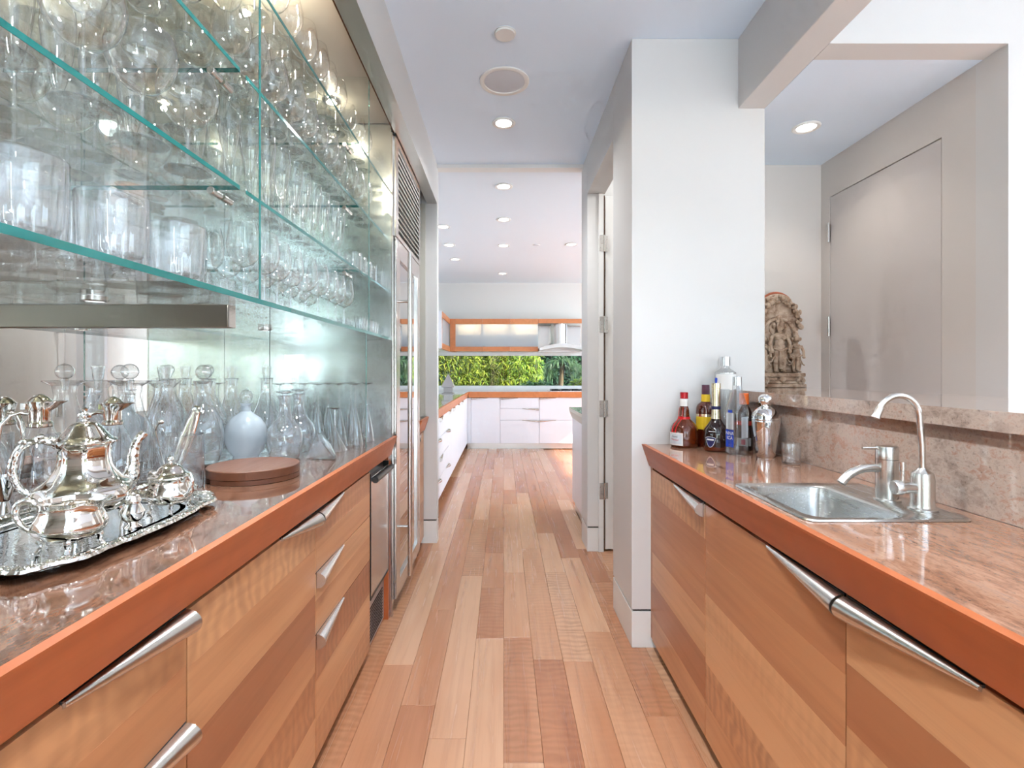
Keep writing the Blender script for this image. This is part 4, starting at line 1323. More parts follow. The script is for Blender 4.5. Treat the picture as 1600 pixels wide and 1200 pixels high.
fill(bigwine, 'red wine glass', S3, 'B', 1, -0.805, seq(1.310, 0.114, 7))
fill(balloon, 'balloon glass', S3, 'B', 2, -0.950, seq(1.32, 0.145, 6))
fill(bigwine, 'red wine glass', S4, 'B', 0, -0.685, seq(1.36, 0.114, 7))
fill(bigwine, 'red wine glass', S4, 'B', 1, -0.815, seq(1.36, 0.114, 7))
fill(lowball, 'low tumbler', S4, 'B', 2, -0.95, seq(1.42, 0.13, 5))
for r_, x in enumerate((-0.635, -0.705, -0.775)):
    fill(shot, 'shot glass', S1, 'C', r_, x, seq(2.185, 0.068, 5))
for r_, x in enumerate((-0.665, -0.755, -0.845)):
    fill(lowball, 'low tumbler', S2, 'C', r_, x, seq(2.19, 0.095, 4))
for r_, x in enumerate((-0.685, -0.80)):
    fill(bigwine, 'red wine glass', S3, 'C', r_, x, seq(2.20, 0.115, 3))
    fill(wine, 'wine glass', S4, 'C', r_, x, seq(2.20, 0.115, 3))

# ------------------------------------------------------------------ decanters and glass on the left counter
def flat(r, z):
    return [(r, z)]
def decanter(name, label, loc, body, stopper, mat='crystal', smat='crystal', seg=40, mod=None, extra=None, group='decanters on the counter'):
    x, y = loc
    t = thing(name, label, 'decanter', (x, y, CT), group)
    part('body', MB().lathe([(0, CT + 0.001)] + [(r, CT + z) for r, z in body], seg, (x, y, 0), mod), mat, t)
    if stopper:
        kind, z = stopper[0], CT + stopper[1]
        mb = MB()
        mb.lathe([(0, z - 0.028), (0.008, z - 0.026), (0.0105, z)], 18, (x, y, 0))
        if kind == 'ball':
            r = stopper[2]
            mb.lathe([(0.010, z), (0.009, z + 0.006)], 18, (x, y, 0))
            mb.lathe([(r * math.sin(PI * i / 9) + (0.001 if i in (0, 9) else 0), z + 0.004 + r - r * math.cos(PI * i / 9)) for i in range(10)], 11, (x, y, 0))
        elif kind == 'tower':
            mb.lathe([(0.011, z), (0.013, z + 0.003)] + [(0.013 + 0.0055 * i / 6 + 0.0012 * (i % 2), z + 0.004 + 0.042 * i / 6) for i in range(7)] + [(0.0, z + 0.048)], 16, (x, y, 0))
        elif kind == 'disc':
            mb.lathe([(0.010, z), (0.012, z + 0.006), (0.030, z + 0.010), (0.031, z + 0.014), (0.012, z + 0.018), (0, z + 0.018)], 24, (x, y, 0))
        elif kind == 'drop':
            mb.lathe([(0.010, z), (0.009, z + 0.008), (0.018, z + 0.026), (0.020, z + 0.036), (0.012, z + 0.05), (0, z + 0.053)], 10, (x, y, 0))
        part('stopper', mb, smat, t, angle=20)
    return t
BOT = [(0.055, 0.0), (0.06, 0.004)]
decanter('decanter', 'wide-lipped clear decanter with ball stopper nearest the mirror edge', (-1.095, 1.462),
         [(0.052, 0), (0.058, 0.004), (0.070, 0.05), (0.072, 0.10), (0.055, 0.16), (0.036, 0.21), (0.026, 0.255), (0.030, 0.285), (0.052, 0.298), (0.053, 0.301), (0.026, 0.299)],
         ('ball', 0.300, 0.023), 'glass')
decanter('decanter', 'ribbed clear decanter with tower stopper and flat lip', (-1.085, 1.594),
         [(0.05, 0), (0.055, 0.005), (0.057, 0.06), (0.058, 0.11), (0.052, 0.17), (0.038, 0.22), (0.028, 0.25), (0.026, 0.275), (0.046, 0.296), (0.047, 0.299), (0.02, 0.297)],
         ('tower', 0.299), 'cutglass', seg=64, mod=lambda a, t, z: 1.0 + 0.03 * math.cos(20 * a) * (1 if z < CT + 0.16 else 0))
mod12 = cut(12, 0.05)
o = decanter('decanter', 'slim clear decanter with large faceted ball stopper on a glass plate', (-1.045, 1.737),
         [(0.045, 0), (0.05, 0.005), (0.060, 0.05), (0.064, 0.10), (0.056, 0.15), (0.036, 0.19), (0.022, 0.225), (0.021, 0.255), (0.031, 0.284), (0.030, 0.285), (0.012, 0.275)],
         ('ball', 0.285, 0.026), 'crystal')
o.location.z += 0.0094
decanter('decanter', 'tall decanter with faceted drop stopper behind the ball-stoppered one', (-1.115, 1.885),
         [(0.055, 0), (0.06, 0.005), (0.062, 0.10), (0.060, 0.16), (0.04, 0.21), (0.024, 0.24), (0.022, 0.29), (0.026, 0.30), (0.012, 0.295)],
         ('drop', 0.300), 'crystal')
decanter('decanter', 'round-shouldered decanter with tower stopper behind the frosted globe', (-1.097, 2.012),
         [(0.048, 0), (0.055, 0.006), (0.057, 0.08), (0.052, 0.15), (0.034, 0.20), (0.022, 0.24), (0.021, 0.288), (0.027, 0.300), (0.012, 0.298)],
         ('tower', 0.301), 'crystal')
decanter('decanter', 'decanter with tall tower stopper behind the cut crystal pair', (-0.976, 2.055),
         [(0.055, 0), (0.062, 0.006), (0.064, 0.07), (0.056, 0.14), (0.032, 0.20), (0.021, 0.24), (0.021, 0.290), (0.026, 0.300), (0.012, 0.298)],
         ('tower', 0.303), 'crystal')
decanter('decanter', 'frosted ribbed globe decanter with clear ball stopper', (-0.968, 1.875),
         [(0.042, 0), (0.045, 0.004), (0.042, 0.010), (0.058, 0.03), (0.071, 0.065), (0.074, 0.095), (0.068, 0.125), (0.05, 0.152), (0.028, 0.168), (0.017, 0.178), (0.015, 0.198), (0.022, 0.207), (0.010, 0.205)],
         ('ball', 0.207, 0.024), 'frosted', 'cutglass', 64, lambda a, t, z: 1.0 + 0.012 * math.cos(32 * a))
cutm = lambda a, t, z: 1.0 + 0.05 * (abs(math.cos(a * 8 + (z - CT) * 60)) - 0.5) * (1 if z < CT + 0.12 else 0.4)
squat = [(0.044, 0), (0.049, 0.004), (0.058, 0.025), (0.063, 0.055), (0.064, 0.085), (0.059, 0.110), (0.046, 0.130), (0.028, 0.150), (0.020, 0.185), (0.019, 0.215), (0.026, 0.236), (0.012, 0.233)]
decanter('decanter', 'squat cut crystal decanter with disc stopper, the nearer of the pair', (-0.826, 1.885), squat, ('disc', 0.238), 'cutcrystal', 'cutcrystal', 64, cutm)
decanter('decanter', 'squat cut crystal decanter with disc stopper, the farther of the pair', (-0.840, 2.045), squat, ('disc', 0.240), 'cutcrystal', 'cutcrystal', 64, cutm)
t = thing('glass_plate', 'clear glass plate with raised rim under the slim decanter', 'plate', (-1.045, 1.737, CT))
part('dish', MB().lathe([(0, CT + 0.002), (0.05, CT + 0.002), (0.068, CT + 0.006), (0.080, CT + 0.013), (0.083, CT + 0.014), (0.081, CT + 0.016), (0.066, CT + 0.009), (0, CT + 0.0075)], 40, (-1.045, 1.737, 0)), 'stemglass', t)
part('foot_ring', MB().lathe([(0.045, CT), (0.05, CT), (0.05, CT + 0.003), (0.045, CT + 0.003)], 36, (-1.045, 1.737, 0)), 'stemglass', t)

# claret jugs: glass with silver collar, spout, lid and long handle
def jug(label, x, y, h, turn):
    t = thing('claret_jug', label, 'jug', (x, y, CT), 'claret jugs')
    B = CT
    k = h / 0.26
    part('glass_body', MB().lathe([(0, B + 0.001), (0.046 * k, B), (0.054 * k, B + 0.006), (0.064 * k, B + 0.05 * k), (0.061 * k, B + 0.09 * k), (0.05 * k, B + 0.14 * k), (0.028 * k, B + 0.185 * k), (0.022 * k, B + 0.205 * k)], 36, (x, y, 0)), 'glass', t)
    start = MB()
    def spout(a, tt, z):
        # collar grows a pouring lip towards +x
        lift = max(0.0, (z - (B + 0.235 * k)) / (0.025 * k))
        return 1.0 + lift * 1.1 * max(0.0, math.cos(a - turn)) ** 3
    start.lathe([(0.023 * k, B + 0.195 * k), (0.026 * k, B + 0.198 * k), (0.026 * k, B + 0.204 * k), (0.022 * k, B + 0.209 * k), (0.022 * k, B + 0.235 * k), (0.026 * k, B + 0.252 * k), (0.028 * k, B + 0.257 * k), (0.025 * k, B + 0.256 * k), (0.02 * k, B + 0.235 * k)], 40, (x, y, 0), spout)
    c = part('collar', start, 'silver', t)
    part('lid', MB().lathe([(0.0, B + 0.276 * k), (0.006 * k, B + 0.275 * k), (0.016 * k, B + 0.268 * k), (0.024 * k, B + 0.259 * k), (0.0255 * k, B + 0.257 * k)], 28, (x, y, 0)), 'silver', t)
    ca, sa = -math.cos(turn), -math.sin(turn)
    hp = []
    for r, z in ((0.022, 0.228), (0.036, 0.232), (0.052, 0.226), (0.067, 0.205), (0.074, 0.165), (0.071, 0.11), (0.063, 0.07)):
        hp.append((x + ca * r * k, y + sa * r * k, B + z * k))
    part('handle', MB().tube(hp, [0.004, 0.0045, 0.005, 0.005, 0.005, 0.0045, 0.004], 10), 'silver', t)
    part('hinge_block', MB().box(x + ca * 0.027 * k - 0.006, x + ca * 0.027 * k + 0.006, y + sa * 0.027 * k - 0.006, y + sa * 0.027 * k + 0.006, B + 0.238 * k, B + 0.255 * k), 'silver', t, bevel=0.0015)
    return t
jug('claret jug with silver collar and lid at the left edge of the picture', -1.115, 1.20, 0.258, 0.9)
jug('claret jug with silver collar and lid behind the silver coffee pot', -1.045, 1.335, 0.246, 0.25)

# ice bucket glass with tongs
ix, iy = -0.915, 1.405
t = thing('ice_bucket', 'clear cut glass ice bucket behind the sugar bowl', 'ice bucket', (ix, iy, CT))
part('wall', MB().lathe([(0, CT + 0.001), (0.059, CT), (0.062, CT + 0.004), (0.064, CT + 0.150), (0.0625, CT + 0.1515), (0.061, CT + 0.150)], 72, (ix, iy, 0), mod=lambda a, tt, z: 1 + (0.018 * (abs(math.cos(a * 10)) - 0.5) if CT + 0.01 < z < CT + 0.12 else 0)), 'cutglass', t)
part('base', MB().lathe([(0.061, CT + 0.150), (0.056, CT + 0.02), (0, CT + 0.016)], 40, (ix, iy, 0)), 'stemglass', t)
t = thing('ice_tongs', 'wide silver ice tongs leaning in the glass bucket', 'tongs', (ix, iy, CT + 0.02))
p0 = Vector((ix - 0.01, iy - 0.02, CT + 0.02)); p1 = Vector((ix + 0.056, iy - 0.01, CT + 0.215))
dv = (p1 - p0).normalized(); sd = Vector((0, 1, 0)).cross(dv)
for q in (-1, 1):
    mb = MB()
    path = [p0 + dv * s * (p1 - p0).length + sd * q * 0.010 * math.sin(PI * min(1, s * 1.02)) for s in [i / 8 for i in range(9)]]
    mb.tube(path, [0.004, 0.005, 0.006, 0.007, 0.008, 0.009, 0.010, 0.011, 0.011], 10, flat=0.35)
    part('arm', mb, 'silver', t)
part('bow', MB().tube([p1 + sd * 0.008, p1 + dv * 0.006 + sd * 0.004, p1 + dv * 0.006 - sd * 0.004, p1 - sd * 0.008], [0.011, 0.011, 0.011, 0.011], 10, flat=0.4), 'silver', t)
t = thing('bar_spoon', 'thin bar spoon with ball end leaning in the ice bucket', 'spoon', (ix - 0.04, iy - 0.02, CT + 0.02))
sp_ = [(ix - 0.015, iy - 0.015, CT + 0.022), (ix - 0.030, iy - 0.025, CT + 0.09), (ix - 0.044, iy - 0.030, CT + 0.160), (ix - 0.040, iy - 0.032, CT + 0.176), (ix - 0.030, iy - 0.034, CT + 0.186)]
part('rod', MB().tube(sp_, 0.0022, 8), 'silver', t)
part('knob', MB().ball((ix - 0.026, iy - 0.034, CT + 0.189), (0.008, 0.007, 0.006), 12, 8), 'silver', t)

# inverted flutes past the glass divider
t0 = proto('inverted_flute')
ppart('bowl', MB().lathe([(0.036, 0.0), (0.0345, 0.002), (0.028, 0.05), (0.019, 0.10), (0.010, 0.145), (0.004, 0.165), (0, 0.167)], 28), 'fluteglass', t0)
ppart('stem', MB().lathe([(0.0036, 0.166), (0.0030, 0.22), (0.0036, 0.262)], 12), 'fluteglass', t0)
ppart('foot', MB().lathe([(0.0036, 0.262), (0.010, 0.268), (0.034, 0.2715), (0.034, 0.273), (0, 0.273)], 28), 'fluteglass', t0)
for i, (x, y) in enumerate(((-0.665, 2.235), (-0.645, 2.35), (-0.745, 2.26), (-0.735, 2.40), (-0.825, 2.22), (-0.83, 2.36), (-0.91, 2.28), (-0.92, 2.43), (-1.0, 2.23), (-1.02, 2.38))):
    place(t0, 'champagne flute standing upside down by the steel wall, %s from the counter edge' % ORD[i], 'glass', (x, y, CT + 0.0002), 'upturned flutes on the counter', i)
# crystal cone lying on its side and upturned martini glass
t = thing('crystal_prism', 'faceted crystal cone lying on its side beside the round board', 'ornament', (-0.69, 1.86, CT))
mb = MB().lathe([(0, 0), (0.004, 0.0), (0.058, 0.085), (0.059, 0.088), (0.0, 0.075)], 8)
tilt = math.atan2(0.058, 0.085)
mb.xform(Matrix.Translation((-0.735, 1.86, CT + 0.0022)) @ Matrix.Rotation(0.25, 4, 'Z') @ Matrix.Rotation(PI / 2 - tilt, 4, 'Y') @ Matrix.Rotation(PI / 8, 4, 'Z'))
part('cone', mb, 'cutcrystal', t, angle=15)
mb = MB().lathe([(0.058, 0.0885), (0.050, 0.094), (0.02, 0.1), (0, 0.1)], 8)
mb.xform(Matrix.Translation((-0.735, 1.86, CT + 0.0022)) @ Matrix.Rotation(0.25, 4, 'Z') @ Matrix.Rotation(PI / 2 - tilt, 4, 'Y') @ Matrix.Rotation(PI / 8, 4, 'Z'))
part('end_facet', mb, 'cutglass', t, angle=15)
t = thing('martini_glass', 'martini glass standing upside down in front of the flutes', 'glass', (-0.70, 2.075, CT))
part('bowl', MB().lathe([(0.050, CT + 0.0003), (0.049, CT + 0.002), (0.025, CT + 0.05), (0.005, CT + 0.088), (0, CT + 0.09)], 32, (-0.70, 2.07, 0)), 'glass', t)
part('stem', MB().lathe([(0.004, CT + 0.088), (0.0033, CT + 0.12), (0.004, CT + 0.17)], 12, (-0.70, 2.07, 0)), 'stemglass', t)
part('foot', MB().lathe([(0.004, CT + 0.17), (0.036, CT + 0.178), (0.036, CT + 0.180), (0, CT + 0.180)], 28, (-0.70, 2.07, 0)), 'stemglass', t)

# round wooden board with notch
t = thing('round_board', 'round walnut serving board with a cut grip', 'board', (-0.775, 1.55, CT))
bp_ = []
for i in range(64):
    a = 2 * PI * i / 64
    bp_.append((-0.775 + 0.131 * math.cos(a), 1.55 + 0.131 * math.sin(a)))
mb = MB().prism(bp_, 'z', CT + 0.0135, CT + 0.040)
part('top_disc', mb, 'boardwood', t, bevel=0.002)
bq = []
for i in range(64):
    a = 2 * PI * i / 64
    r = 0.131 if not (3.95 < a < 4.12) else 0.108
    bq.append((-0.775 + r * math.cos(a), 1.55 + r * math.sin(a)))
part('lower_disc', MB().prism(bq, 'z', CT + 0.0003, CT + 0.0133), 'boardwood', t, smooth=False)

# ------------------------------------------------------------------ silver tea service on its tray
TX, TY, THX, THY = -0.875, 1.02, 0.185, 0.262
def outline(s, n=160, wav=0.0):
    """rounded, scalloped rectangle of the tray; s = offset from the rim"""
    pts = []
    for i in range(n):
        a = 2 * PI * i / n
        c, sn = math.cos(a), math.sin(a)
        e = 0.52
        x = (THX + s) * math.copysign(abs(c) ** e, c)
        y = (THY + s) * math.copysign(abs(sn) ** e, sn)
        w = 1.0 + wav * (0.022 * math.cos(12 * a) + 0.006 * math.cos(48 * a))
        pts.append((TX + x * w, TY + y * w))
    return pts
t = thing('serving_tray', 'large ornate silver serving tray with gadrooned rim', 'tray', (TX, TY, CT))
part('dish', rings_mb([(outline(-0.012, wav=0.6), CT + 0.018), (outline(-0.020, wav=0.4), CT + 0.0135), (outline(-0.025, wav=0.3), CT + 0.006), (outline(-0.034), CT + 0.004)]), 'silver_tray', t)
rm = []
for s_, z_ in ((-0.014, 0.0175), (-0.010, 0.0225), (-0.004, 0.024), (0.003, 0.021), (0.005, 0.016), (0.001, 0.013), (-0.008, 0.014)):
    rm.append((outline(s_, 160, 1.0), CT + z_))
rmb = rings_mb(rm, close_last=False)
# gadroon beads along the rim
ol = outline(-0.004, 96, 1.0)
for i, (x, y) in enumerate(ol):
    rmb.ball((x, y, CT + 0.021), (0.0075, 0.0075, 0.0045) if i % 2 else (0.0055, 0.0055, 0.0035), 7, 5)
part('rim', rmb, 'silver_ornate', t)
for q in (-1, 1):
    hp = []
    for i in range(13):
        u = i / 12
        hp.append((TX + (u - 0.5) * 0.16, TY + q * (THY + 0.002 + 0.050 * math.sin(PI * u) ** 0.6), CT + 0.022 + 0.014 * math.sin(PI * u)))
    hm = MB().tube(hp, [0.006 + 0.0015 * (i % 2) for i in range(13)], 10)
    for i in range(1, 12):
        hm.ball(hp[i], 0.0082, 8, 6)
    part('handle', hm, 'silver_ornate', t, label='rope-twist silver handle')
part('foot_ring', rings_mb([(outline(-0.05), CT + 0.0002), (outline(-0.05), CT + 0.004), (outline(-0.06), CT + 0.004), (outline(-0.06), CT + 0.0002)], close_last=False), 'silver', t)
TZ = CT + 0.0045

def feet(t, x, y, r, z0, z1, n=4, ph=0.6):
    for i in range(n):
        a = ph + 2 * PI * i / n
        c, s = math.cos(a), math.sin(a)
        mb = MB().tube([(x + c * r * 0.86, y + s * r * 0.86, z1 + 0.006), (x + c * r * 0.98, y + s * r * 0.98, z1 - 0.004), (x + c * r * 0.94, y + s * r * 0.94, (z0 + z1) / 2), (x + c * r * 1.05, y + s * r * 1.05, z0 + 0.002)], [0.008, 0.006, 0.0035, 0.0055], 8)
        mb.ball((x + c * r * 1.06, y + s * r * 1.06, z0 + 0.003), (0.006, 0.006, 0.003), 8, 5)
        mb.ball((x + c * r * 0.9, y + s * r * 0.9, z1 + 0.008), (0.010, 0.010, 0.008), 8, 6)
        part('foot', mb, 'silver_ornate', t)
def smooth_prof(pts, n=5):
    out = []
    for i in range(len(pts) - 1):
        p0 = pts[max(0, i - 1)]; p1 = pts[i]; p2 = pts[i + 1]; p3 = pts[min(len(pts) - 1, i + 2)]
        for k in range(n):
            s = k / n
            def cr(a, b, c, d):
                return 0.5 * ((2 * b) + (-a + c) * s + (2 * a - 5 * b + 4 * c - d) * s * s + (-a + 3 * b - 3 * c + d) * s ** 3)
            out.append((max(0.0, cr(p0[0], p1[0], p2[0], p3[0])), cr(p0[1], p1[1], p2[1], p3[1])))
    out.append(pts[-1])
    return out
def smooth_path(pts, n=5):
    out = []
    P = [Vector(p) for p in pts]
    for i in range(len(P) - 1):
        p0 = P[max(0, i - 1)]; p1 = P[i]; p2 = P[i + 1]; p3 = P[min(len(P) - 1, i + 2)]
        for k in range(n):
            s = k / n
            out.append(0.5 * ((2 * p1) + (p2 - p0) * s + (2 * p0 - 5 * p1 + 4 * p2 - p3) * s * s + (-p0 + 3 * p1 - 3 * p2 + p3) * s ** 3))
    out.append(P[-1])
    return out
def lerp_list(a, n):
    out = []
    for i in range(n):
        u = i / (n - 1) * (len(a) - 1)
        k = min(int(u), len(a) - 2)
        out.append(a[k] + (a[k + 1] - a[k]) * (u - k))
    return out

# coffee pot
px, py = -0.885, 1.055
t = thing('coffee_pot', 'tall silver coffee pot with scroll handle and domed lid', 'coffee pot', (px, py, TZ))
lobes = lambda a, tt, z: 1.0 + 0.018 * math.cos(8 * a)
part('body', MB().lathe([(0, TZ + 0.026)] + [(r, TZ + z) for r, z in smooth_prof([(0.035, 0.026), (0.062, 0.034), (0.088, 0.058), (0.093, 0.074), (0.085, 0.094), (0.066, 0.112), (0.052, 0.135), (0.047, 0.160), (0.049, 0.185), (0.055, 0.196)])], 64, (px, py, 0), lobes), 'silver', t)
part('collar', MB().lathe([(0.052, TZ + 0.192), (0.058, TZ + 0.194), (0.060, TZ + 0.199), (0.056, TZ + 0.204), (0.050, TZ + 0.203)], 48, (px, py, 0)), 'silver_ornate', t)
ld = part('lid', MB().lathe([(r, TZ + z) for r, z in smooth_prof([(0.054, 0.203), (0.046, 0.210), (0.036, 0.224), (0.024, 0.240), (0.010, 0.246), (0.0, 0.247)])], 48, (px, py, 0), lobes), 'silver', t)
fm = MB()
fm.lathe([(0.006, TZ + 0.245), (0.004, TZ + 0.251), (0.010, TZ + 0.258), (0.008, TZ + 0.266), (0.005, TZ + 0.270), (0.007, TZ + 0.276), (0, TZ + 0.281)], 12, (px, py, 0))
for i in range(5):
    a = 2 * PI * i / 5
    fm.ball((px + 0.009 * math.cos(a), py + 0.009 * math.sin(a), TZ + 0.259), (0.005, 0.005, 0.008), 7, 5)
part('finial', fm, 'silver_ornate', ld)
hd = Vector((-0.86, -0.5, 0)).normalized()
hpts = [(0.047, 0.188), (0.066, 0.205), (0.092, 0.203), (0.112, 0.182), (0.120, 0.145), (0.112, 0.105), (0.092, 0.080), (0.082, 0.066)]
hpath = smooth_path([(px + hd.x * r, py + hd.y * r, TZ + z) for r, z in hpts], 5)
hm = MB().tube(hpath, lerp_list([0.007, 0.0095, 0.008, 0.0075, 0.0085, 0.007, 0.0065, 0.008], len(hpath)), 10)
for q in (3, 7, 12):
    hm.ball(hpath[q] + Vector((0, 0, 0.006)), 0.009, 8, 6)
part('handle', hm, 'silver_ornate', t)
sd_ = Vector((0.3, 0.95, 0)).normalized()
spts = [(0.070, 0.075), (0.095, 0.085), (0.106, 0.115), (0.108, 0.150), (0.117, 0.182), (0.134, 0.200)]
spath = smooth_path([(px + sd_.x * r, py + sd_.y * r, TZ + z) for r, z in spts], 5)
part('spout', MB().tube(spath, lerp_list([0.026, 0.021, 0.015, 0.012, 0.010, 0.0105], len(spath)), 14), 'silver_ornate', t)
feet(t, px, py, 0.066, TZ, TZ + 0.032)
t.scale = (0.94, 0.94, 0.885)

# creamer
cx_, cy_ = -0.785, 0.905
t = thing('creamer', 'low silver creamer with scroll handle in front of the coffee pot', 'jug', (cx_, cy_, TZ))
def lip(a, tt, z):
    l = max(0.0, (z - (TZ + 0.070)) / 0.022)
    return 1.0 + 0.015 * math.cos(8 * a) + 0.35 * l * max(0.0, math.cos(a - 0.45)) ** 4
part('body', MB().lathe([(0, TZ + 0.020)] + [(r, TZ + z) for r, z in smooth_prof([(0.025, 0.020), (0.045, 0.027), (0.054, 0.042), (0.052, 0.056), (0.046, 0.070), (0.044, 0.080), (0.047, 0.090)])] + [(0.045, TZ + 0.0905), (0.041, TZ + 0.078), (0.045, TZ + 0.056), (0.04, TZ + 0.032), (0, TZ + 0.026)], 64, (cx_, cy_, 0), lip), 'silver', t)
hd = Vector((-0.9, -0.42, 0)).normalized()
hp_ = smooth_path([(cx_ + hd.x * r, cy_ + hd.y * r, TZ + z) for r, z in [(0.043, 0.080), (0.056, 0.094), (0.072, 0.090), (0.076, 0.070), (0.066, 0.050), (0.053, 0.040)]], 4)
part('handle', MB().tube(hp_, lerp_list([0.005, 0.007, 0.006, 0.0055, 0.005, 0.006], len(hp_)), 10), 'silver_ornate', t)
feet(t, cx_, cy_, 0.043, TZ, TZ + 0.024)

# sugar bowl
ux, uy = -0.768, 1.150
t = thing('sugar_bowl', 'lidded silver sugar bowl with two scroll handles', 'sugar bowl', (ux, uy, TZ))
part('body', MB().lathe([(0, TZ + 0.022)] + [(r, TZ + z) for r, z in smooth_prof([(0.025, 0.022), (0.044, 0.030), (0.052, 0.046), (0.050, 0.060), (0.044, 0.076), (0.043, 0.086), (0.047, 0.094)])], 64, (ux, uy, 0), lobes), 'silver', t)
ld = part('lid', MB().lathe([(r, TZ + z) for r, z in smooth_prof([(0.049, 0.094), (0.047, 0.098), (0.034, 0.106), (0.022, 0.122), (0.009, 0.130), (0, 0.131)])], 48, (ux, uy, 0), lobes), 'silver', t)
fm = MB().lathe([(0.005, TZ + 0.129), (0.004, TZ + 0.134), (0.009, TZ + 0.140), (0.007, TZ + 0.147), (0, TZ + 0.152)], 12, (ux, uy, 0))
part('finial', fm, 'silver_ornate', ld)
for q in (-1, 1):
    hd = Vector((0.95 * q, -0.3 * q, 0))
    hp_ = smooth_path([(ux + hd.x * r, uy + hd.y * r, TZ + z) for r, z in [(0.043, 0.084), (0.054, 0.100), (0.068, 0.099), (0.073, 0.080), (0.064, 0.060), (0.051, 0.048)]], 4)
    part('handle', MB().tube(hp_, lerp_list([0.005, 0.0065, 0.006, 0.005, 0.005, 0.006], len(hp_)), 10), 'silver_ornate', t)
feet(t, ux, uy, 0.042, TZ, TZ + 0.026)
t.scale = (0.90, 0.90, 0.86)
# little silver caster between pot and bowl, and dark beaker at the picture edge
wx, wy = -0.765, 1.03
t = thing('salt_caster', 'small bulbous silver caster between coffee pot and sugar bowl', 'caster', (wx, wy, TZ))
part('body', MB().lathe([(0, TZ + 0.0002), (0.016, TZ), (0.017, TZ + 0.004), (0.009, TZ + 0.010), (0.019, TZ + 0.022), (0.022, TZ + 0.034), (0.016, TZ + 0.046), (0.012, TZ + 0.052)], 28, (wx, wy, 0)), 'silver', t)
part('cap', MB().lathe([(0.0135, TZ + 0.052), (0.014, TZ + 0.058), (0.010, TZ + 0.068), (0.003, TZ + 0.072), (0, TZ + 0.077)], 24, (wx, wy, 0)), 'silver_ornate', t)
t = thing('steel_jigger', 'dark polished steel jigger at the left edge behind the tray', 'jigger', (-1.096, 1.095, CT))
part('cup', MB().lathe([(0.0, CT + 0.03), (0.010, CT + 0.045), (0.021, CT + 0.098), (0.0205, CT + 0.0985), (0.0105, CT + 0.05)], 28, (-1.096, 1.095, 0)), 'chrome', t)
part('lower_cup', MB().lathe([(0.019, CT + 0.0002), (0.0095, CT + 0.042), (0, CT + 0.044)], 28, (-1.096, 1.095, 0)), 'chrome', t)

# ------------------------------------------------------------------ bottles by the white wall end
def liquor(name, col, rough=0.06, trans=0.0):
    m = pmat(name, col, rough)
    b = m.node_tree.nodes['Principled BSDF']
    b.inputs['Coat Weight'].default_value = 0.6
    b.inputs['Transmission Weight'].default_value = trans
    return m
liquor('amber_liquor', hexc(112, 44, 14), 0.05, 0.35)
liquor('dark_liquor', hexc(34, 16, 14), 0.05)
liquor('rum_liquor', hexc(92, 34, 16), 0.05, 0.25)
pmat('cap_red', hexc(178, 24, 34), 0.3)
pmat('ribbon_red', hexc(206, 26, 34), 0.4)
pmat('cap_purple', hexc(84, 40, 62), 0.4)
pmat('cap_orange', hexc(226, 104, 34), 0.4)
pmat('gold', (0.86, 0.76, 0.52, 1), 0.22, 1.0)
pmat('paper_white', hexc(232, 230, 226), 0.6)
pmat('paper_yellow', hexc(228, 190, 40), 0.5)
pmat('paper_blue', hexc(28, 74, 200), 0.4)
pmat('paper_navy', hexc(34, 36, 84), 0.4)
pmat('paper_pale', hexc(206, 214, 220), 0.5)
pmat('ink', hexc(30, 26, 30), 0.6)
pmat('ink_white', hexc(240, 240, 240), 0.6)
pmat('cap_silver', (0.72, 0.74, 0.76, 1), 0.25, 1.0)
pmat('paper_red', hexc(206, 40, 30), 0.5)
pmat('paper_pink', hexc(216, 96, 120), 0.5)

def patch(x, y, r, a0, a1, z0, z1, n=10):
    """label wrapped round a bottle"""
    mb = MB()
    vs, fs = [], []
    for i in range(n + 1):
        a = math.radians(a0 + (a1 - a0) * i / n)
        for rr, z in ((r, z0), (r, z1)):
            vs.append((x + rr * math.cos(a), y + rr * math.sin(a), z))
    for i in range(n):
        fs.append((2 * i, 2 * i + 2, 2 * i + 3, 2 * i + 1))
    return mb.add(vs, fs)
def text_mb(txt, size):
    cu = bpy.data.curves.new('lettering', 'FONT')
    cu.body = txt
    cu.size = size
    cu.align_x = 'CENTER'
    cu.resolution_u = 2
    ob = bpy.data.objects.new('lettering', cu)
    C.objects.link(ob)
    bpy.context.view_layer.update()
    me = bpy.data.meshes.new_from_object(ob.evaluated_get(bpy.context.evaluated_depsgraph_get()))
    vs = [tuple(v.co) for v in me.vertices]
    fs = [tuple(p.vertices) for p in me.polygons]
    bpy.data.objects.remove(ob)
    bpy.data.curves.remove(cu)
    bpy.data.meshes.remove(me)
    return vs, fs
def round_text(x, y, r, ac, z, txt, size):
    vs, fs = text_mb(txt, size)
    a0 = math.radians(ac)
    return MB().add([(x + r * math.cos(a0 + vx / r), y + r * math.sin(a0 + vx / r), z + vy) for vx, vy, _ in vs], fs)

def bottle(label, x, y, body, mat, seg=36, mod=None):
    t = thing('liquor_bottle', label, 'bottle', (x, y, CT), 'bottles beside the white wall end')
    part('glass_body', MB().lathe([(0, CT + 0.0004)] + [(r, CT + z) for r, z in body] + [(0, CT + body[-1][1])], seg, (x, y, 0), mod), mat, t)
    return t
def ring(x, y, r0, r1, z0, z1, seg=24):
    return MB().lathe([(r0 * 0.9, CT + z0), (r0, CT + z0), (r1, CT + z1 - 0.001), (r1 * 0.94, CT + z1), (0, CT + z1)], seg, (x, y, 0))

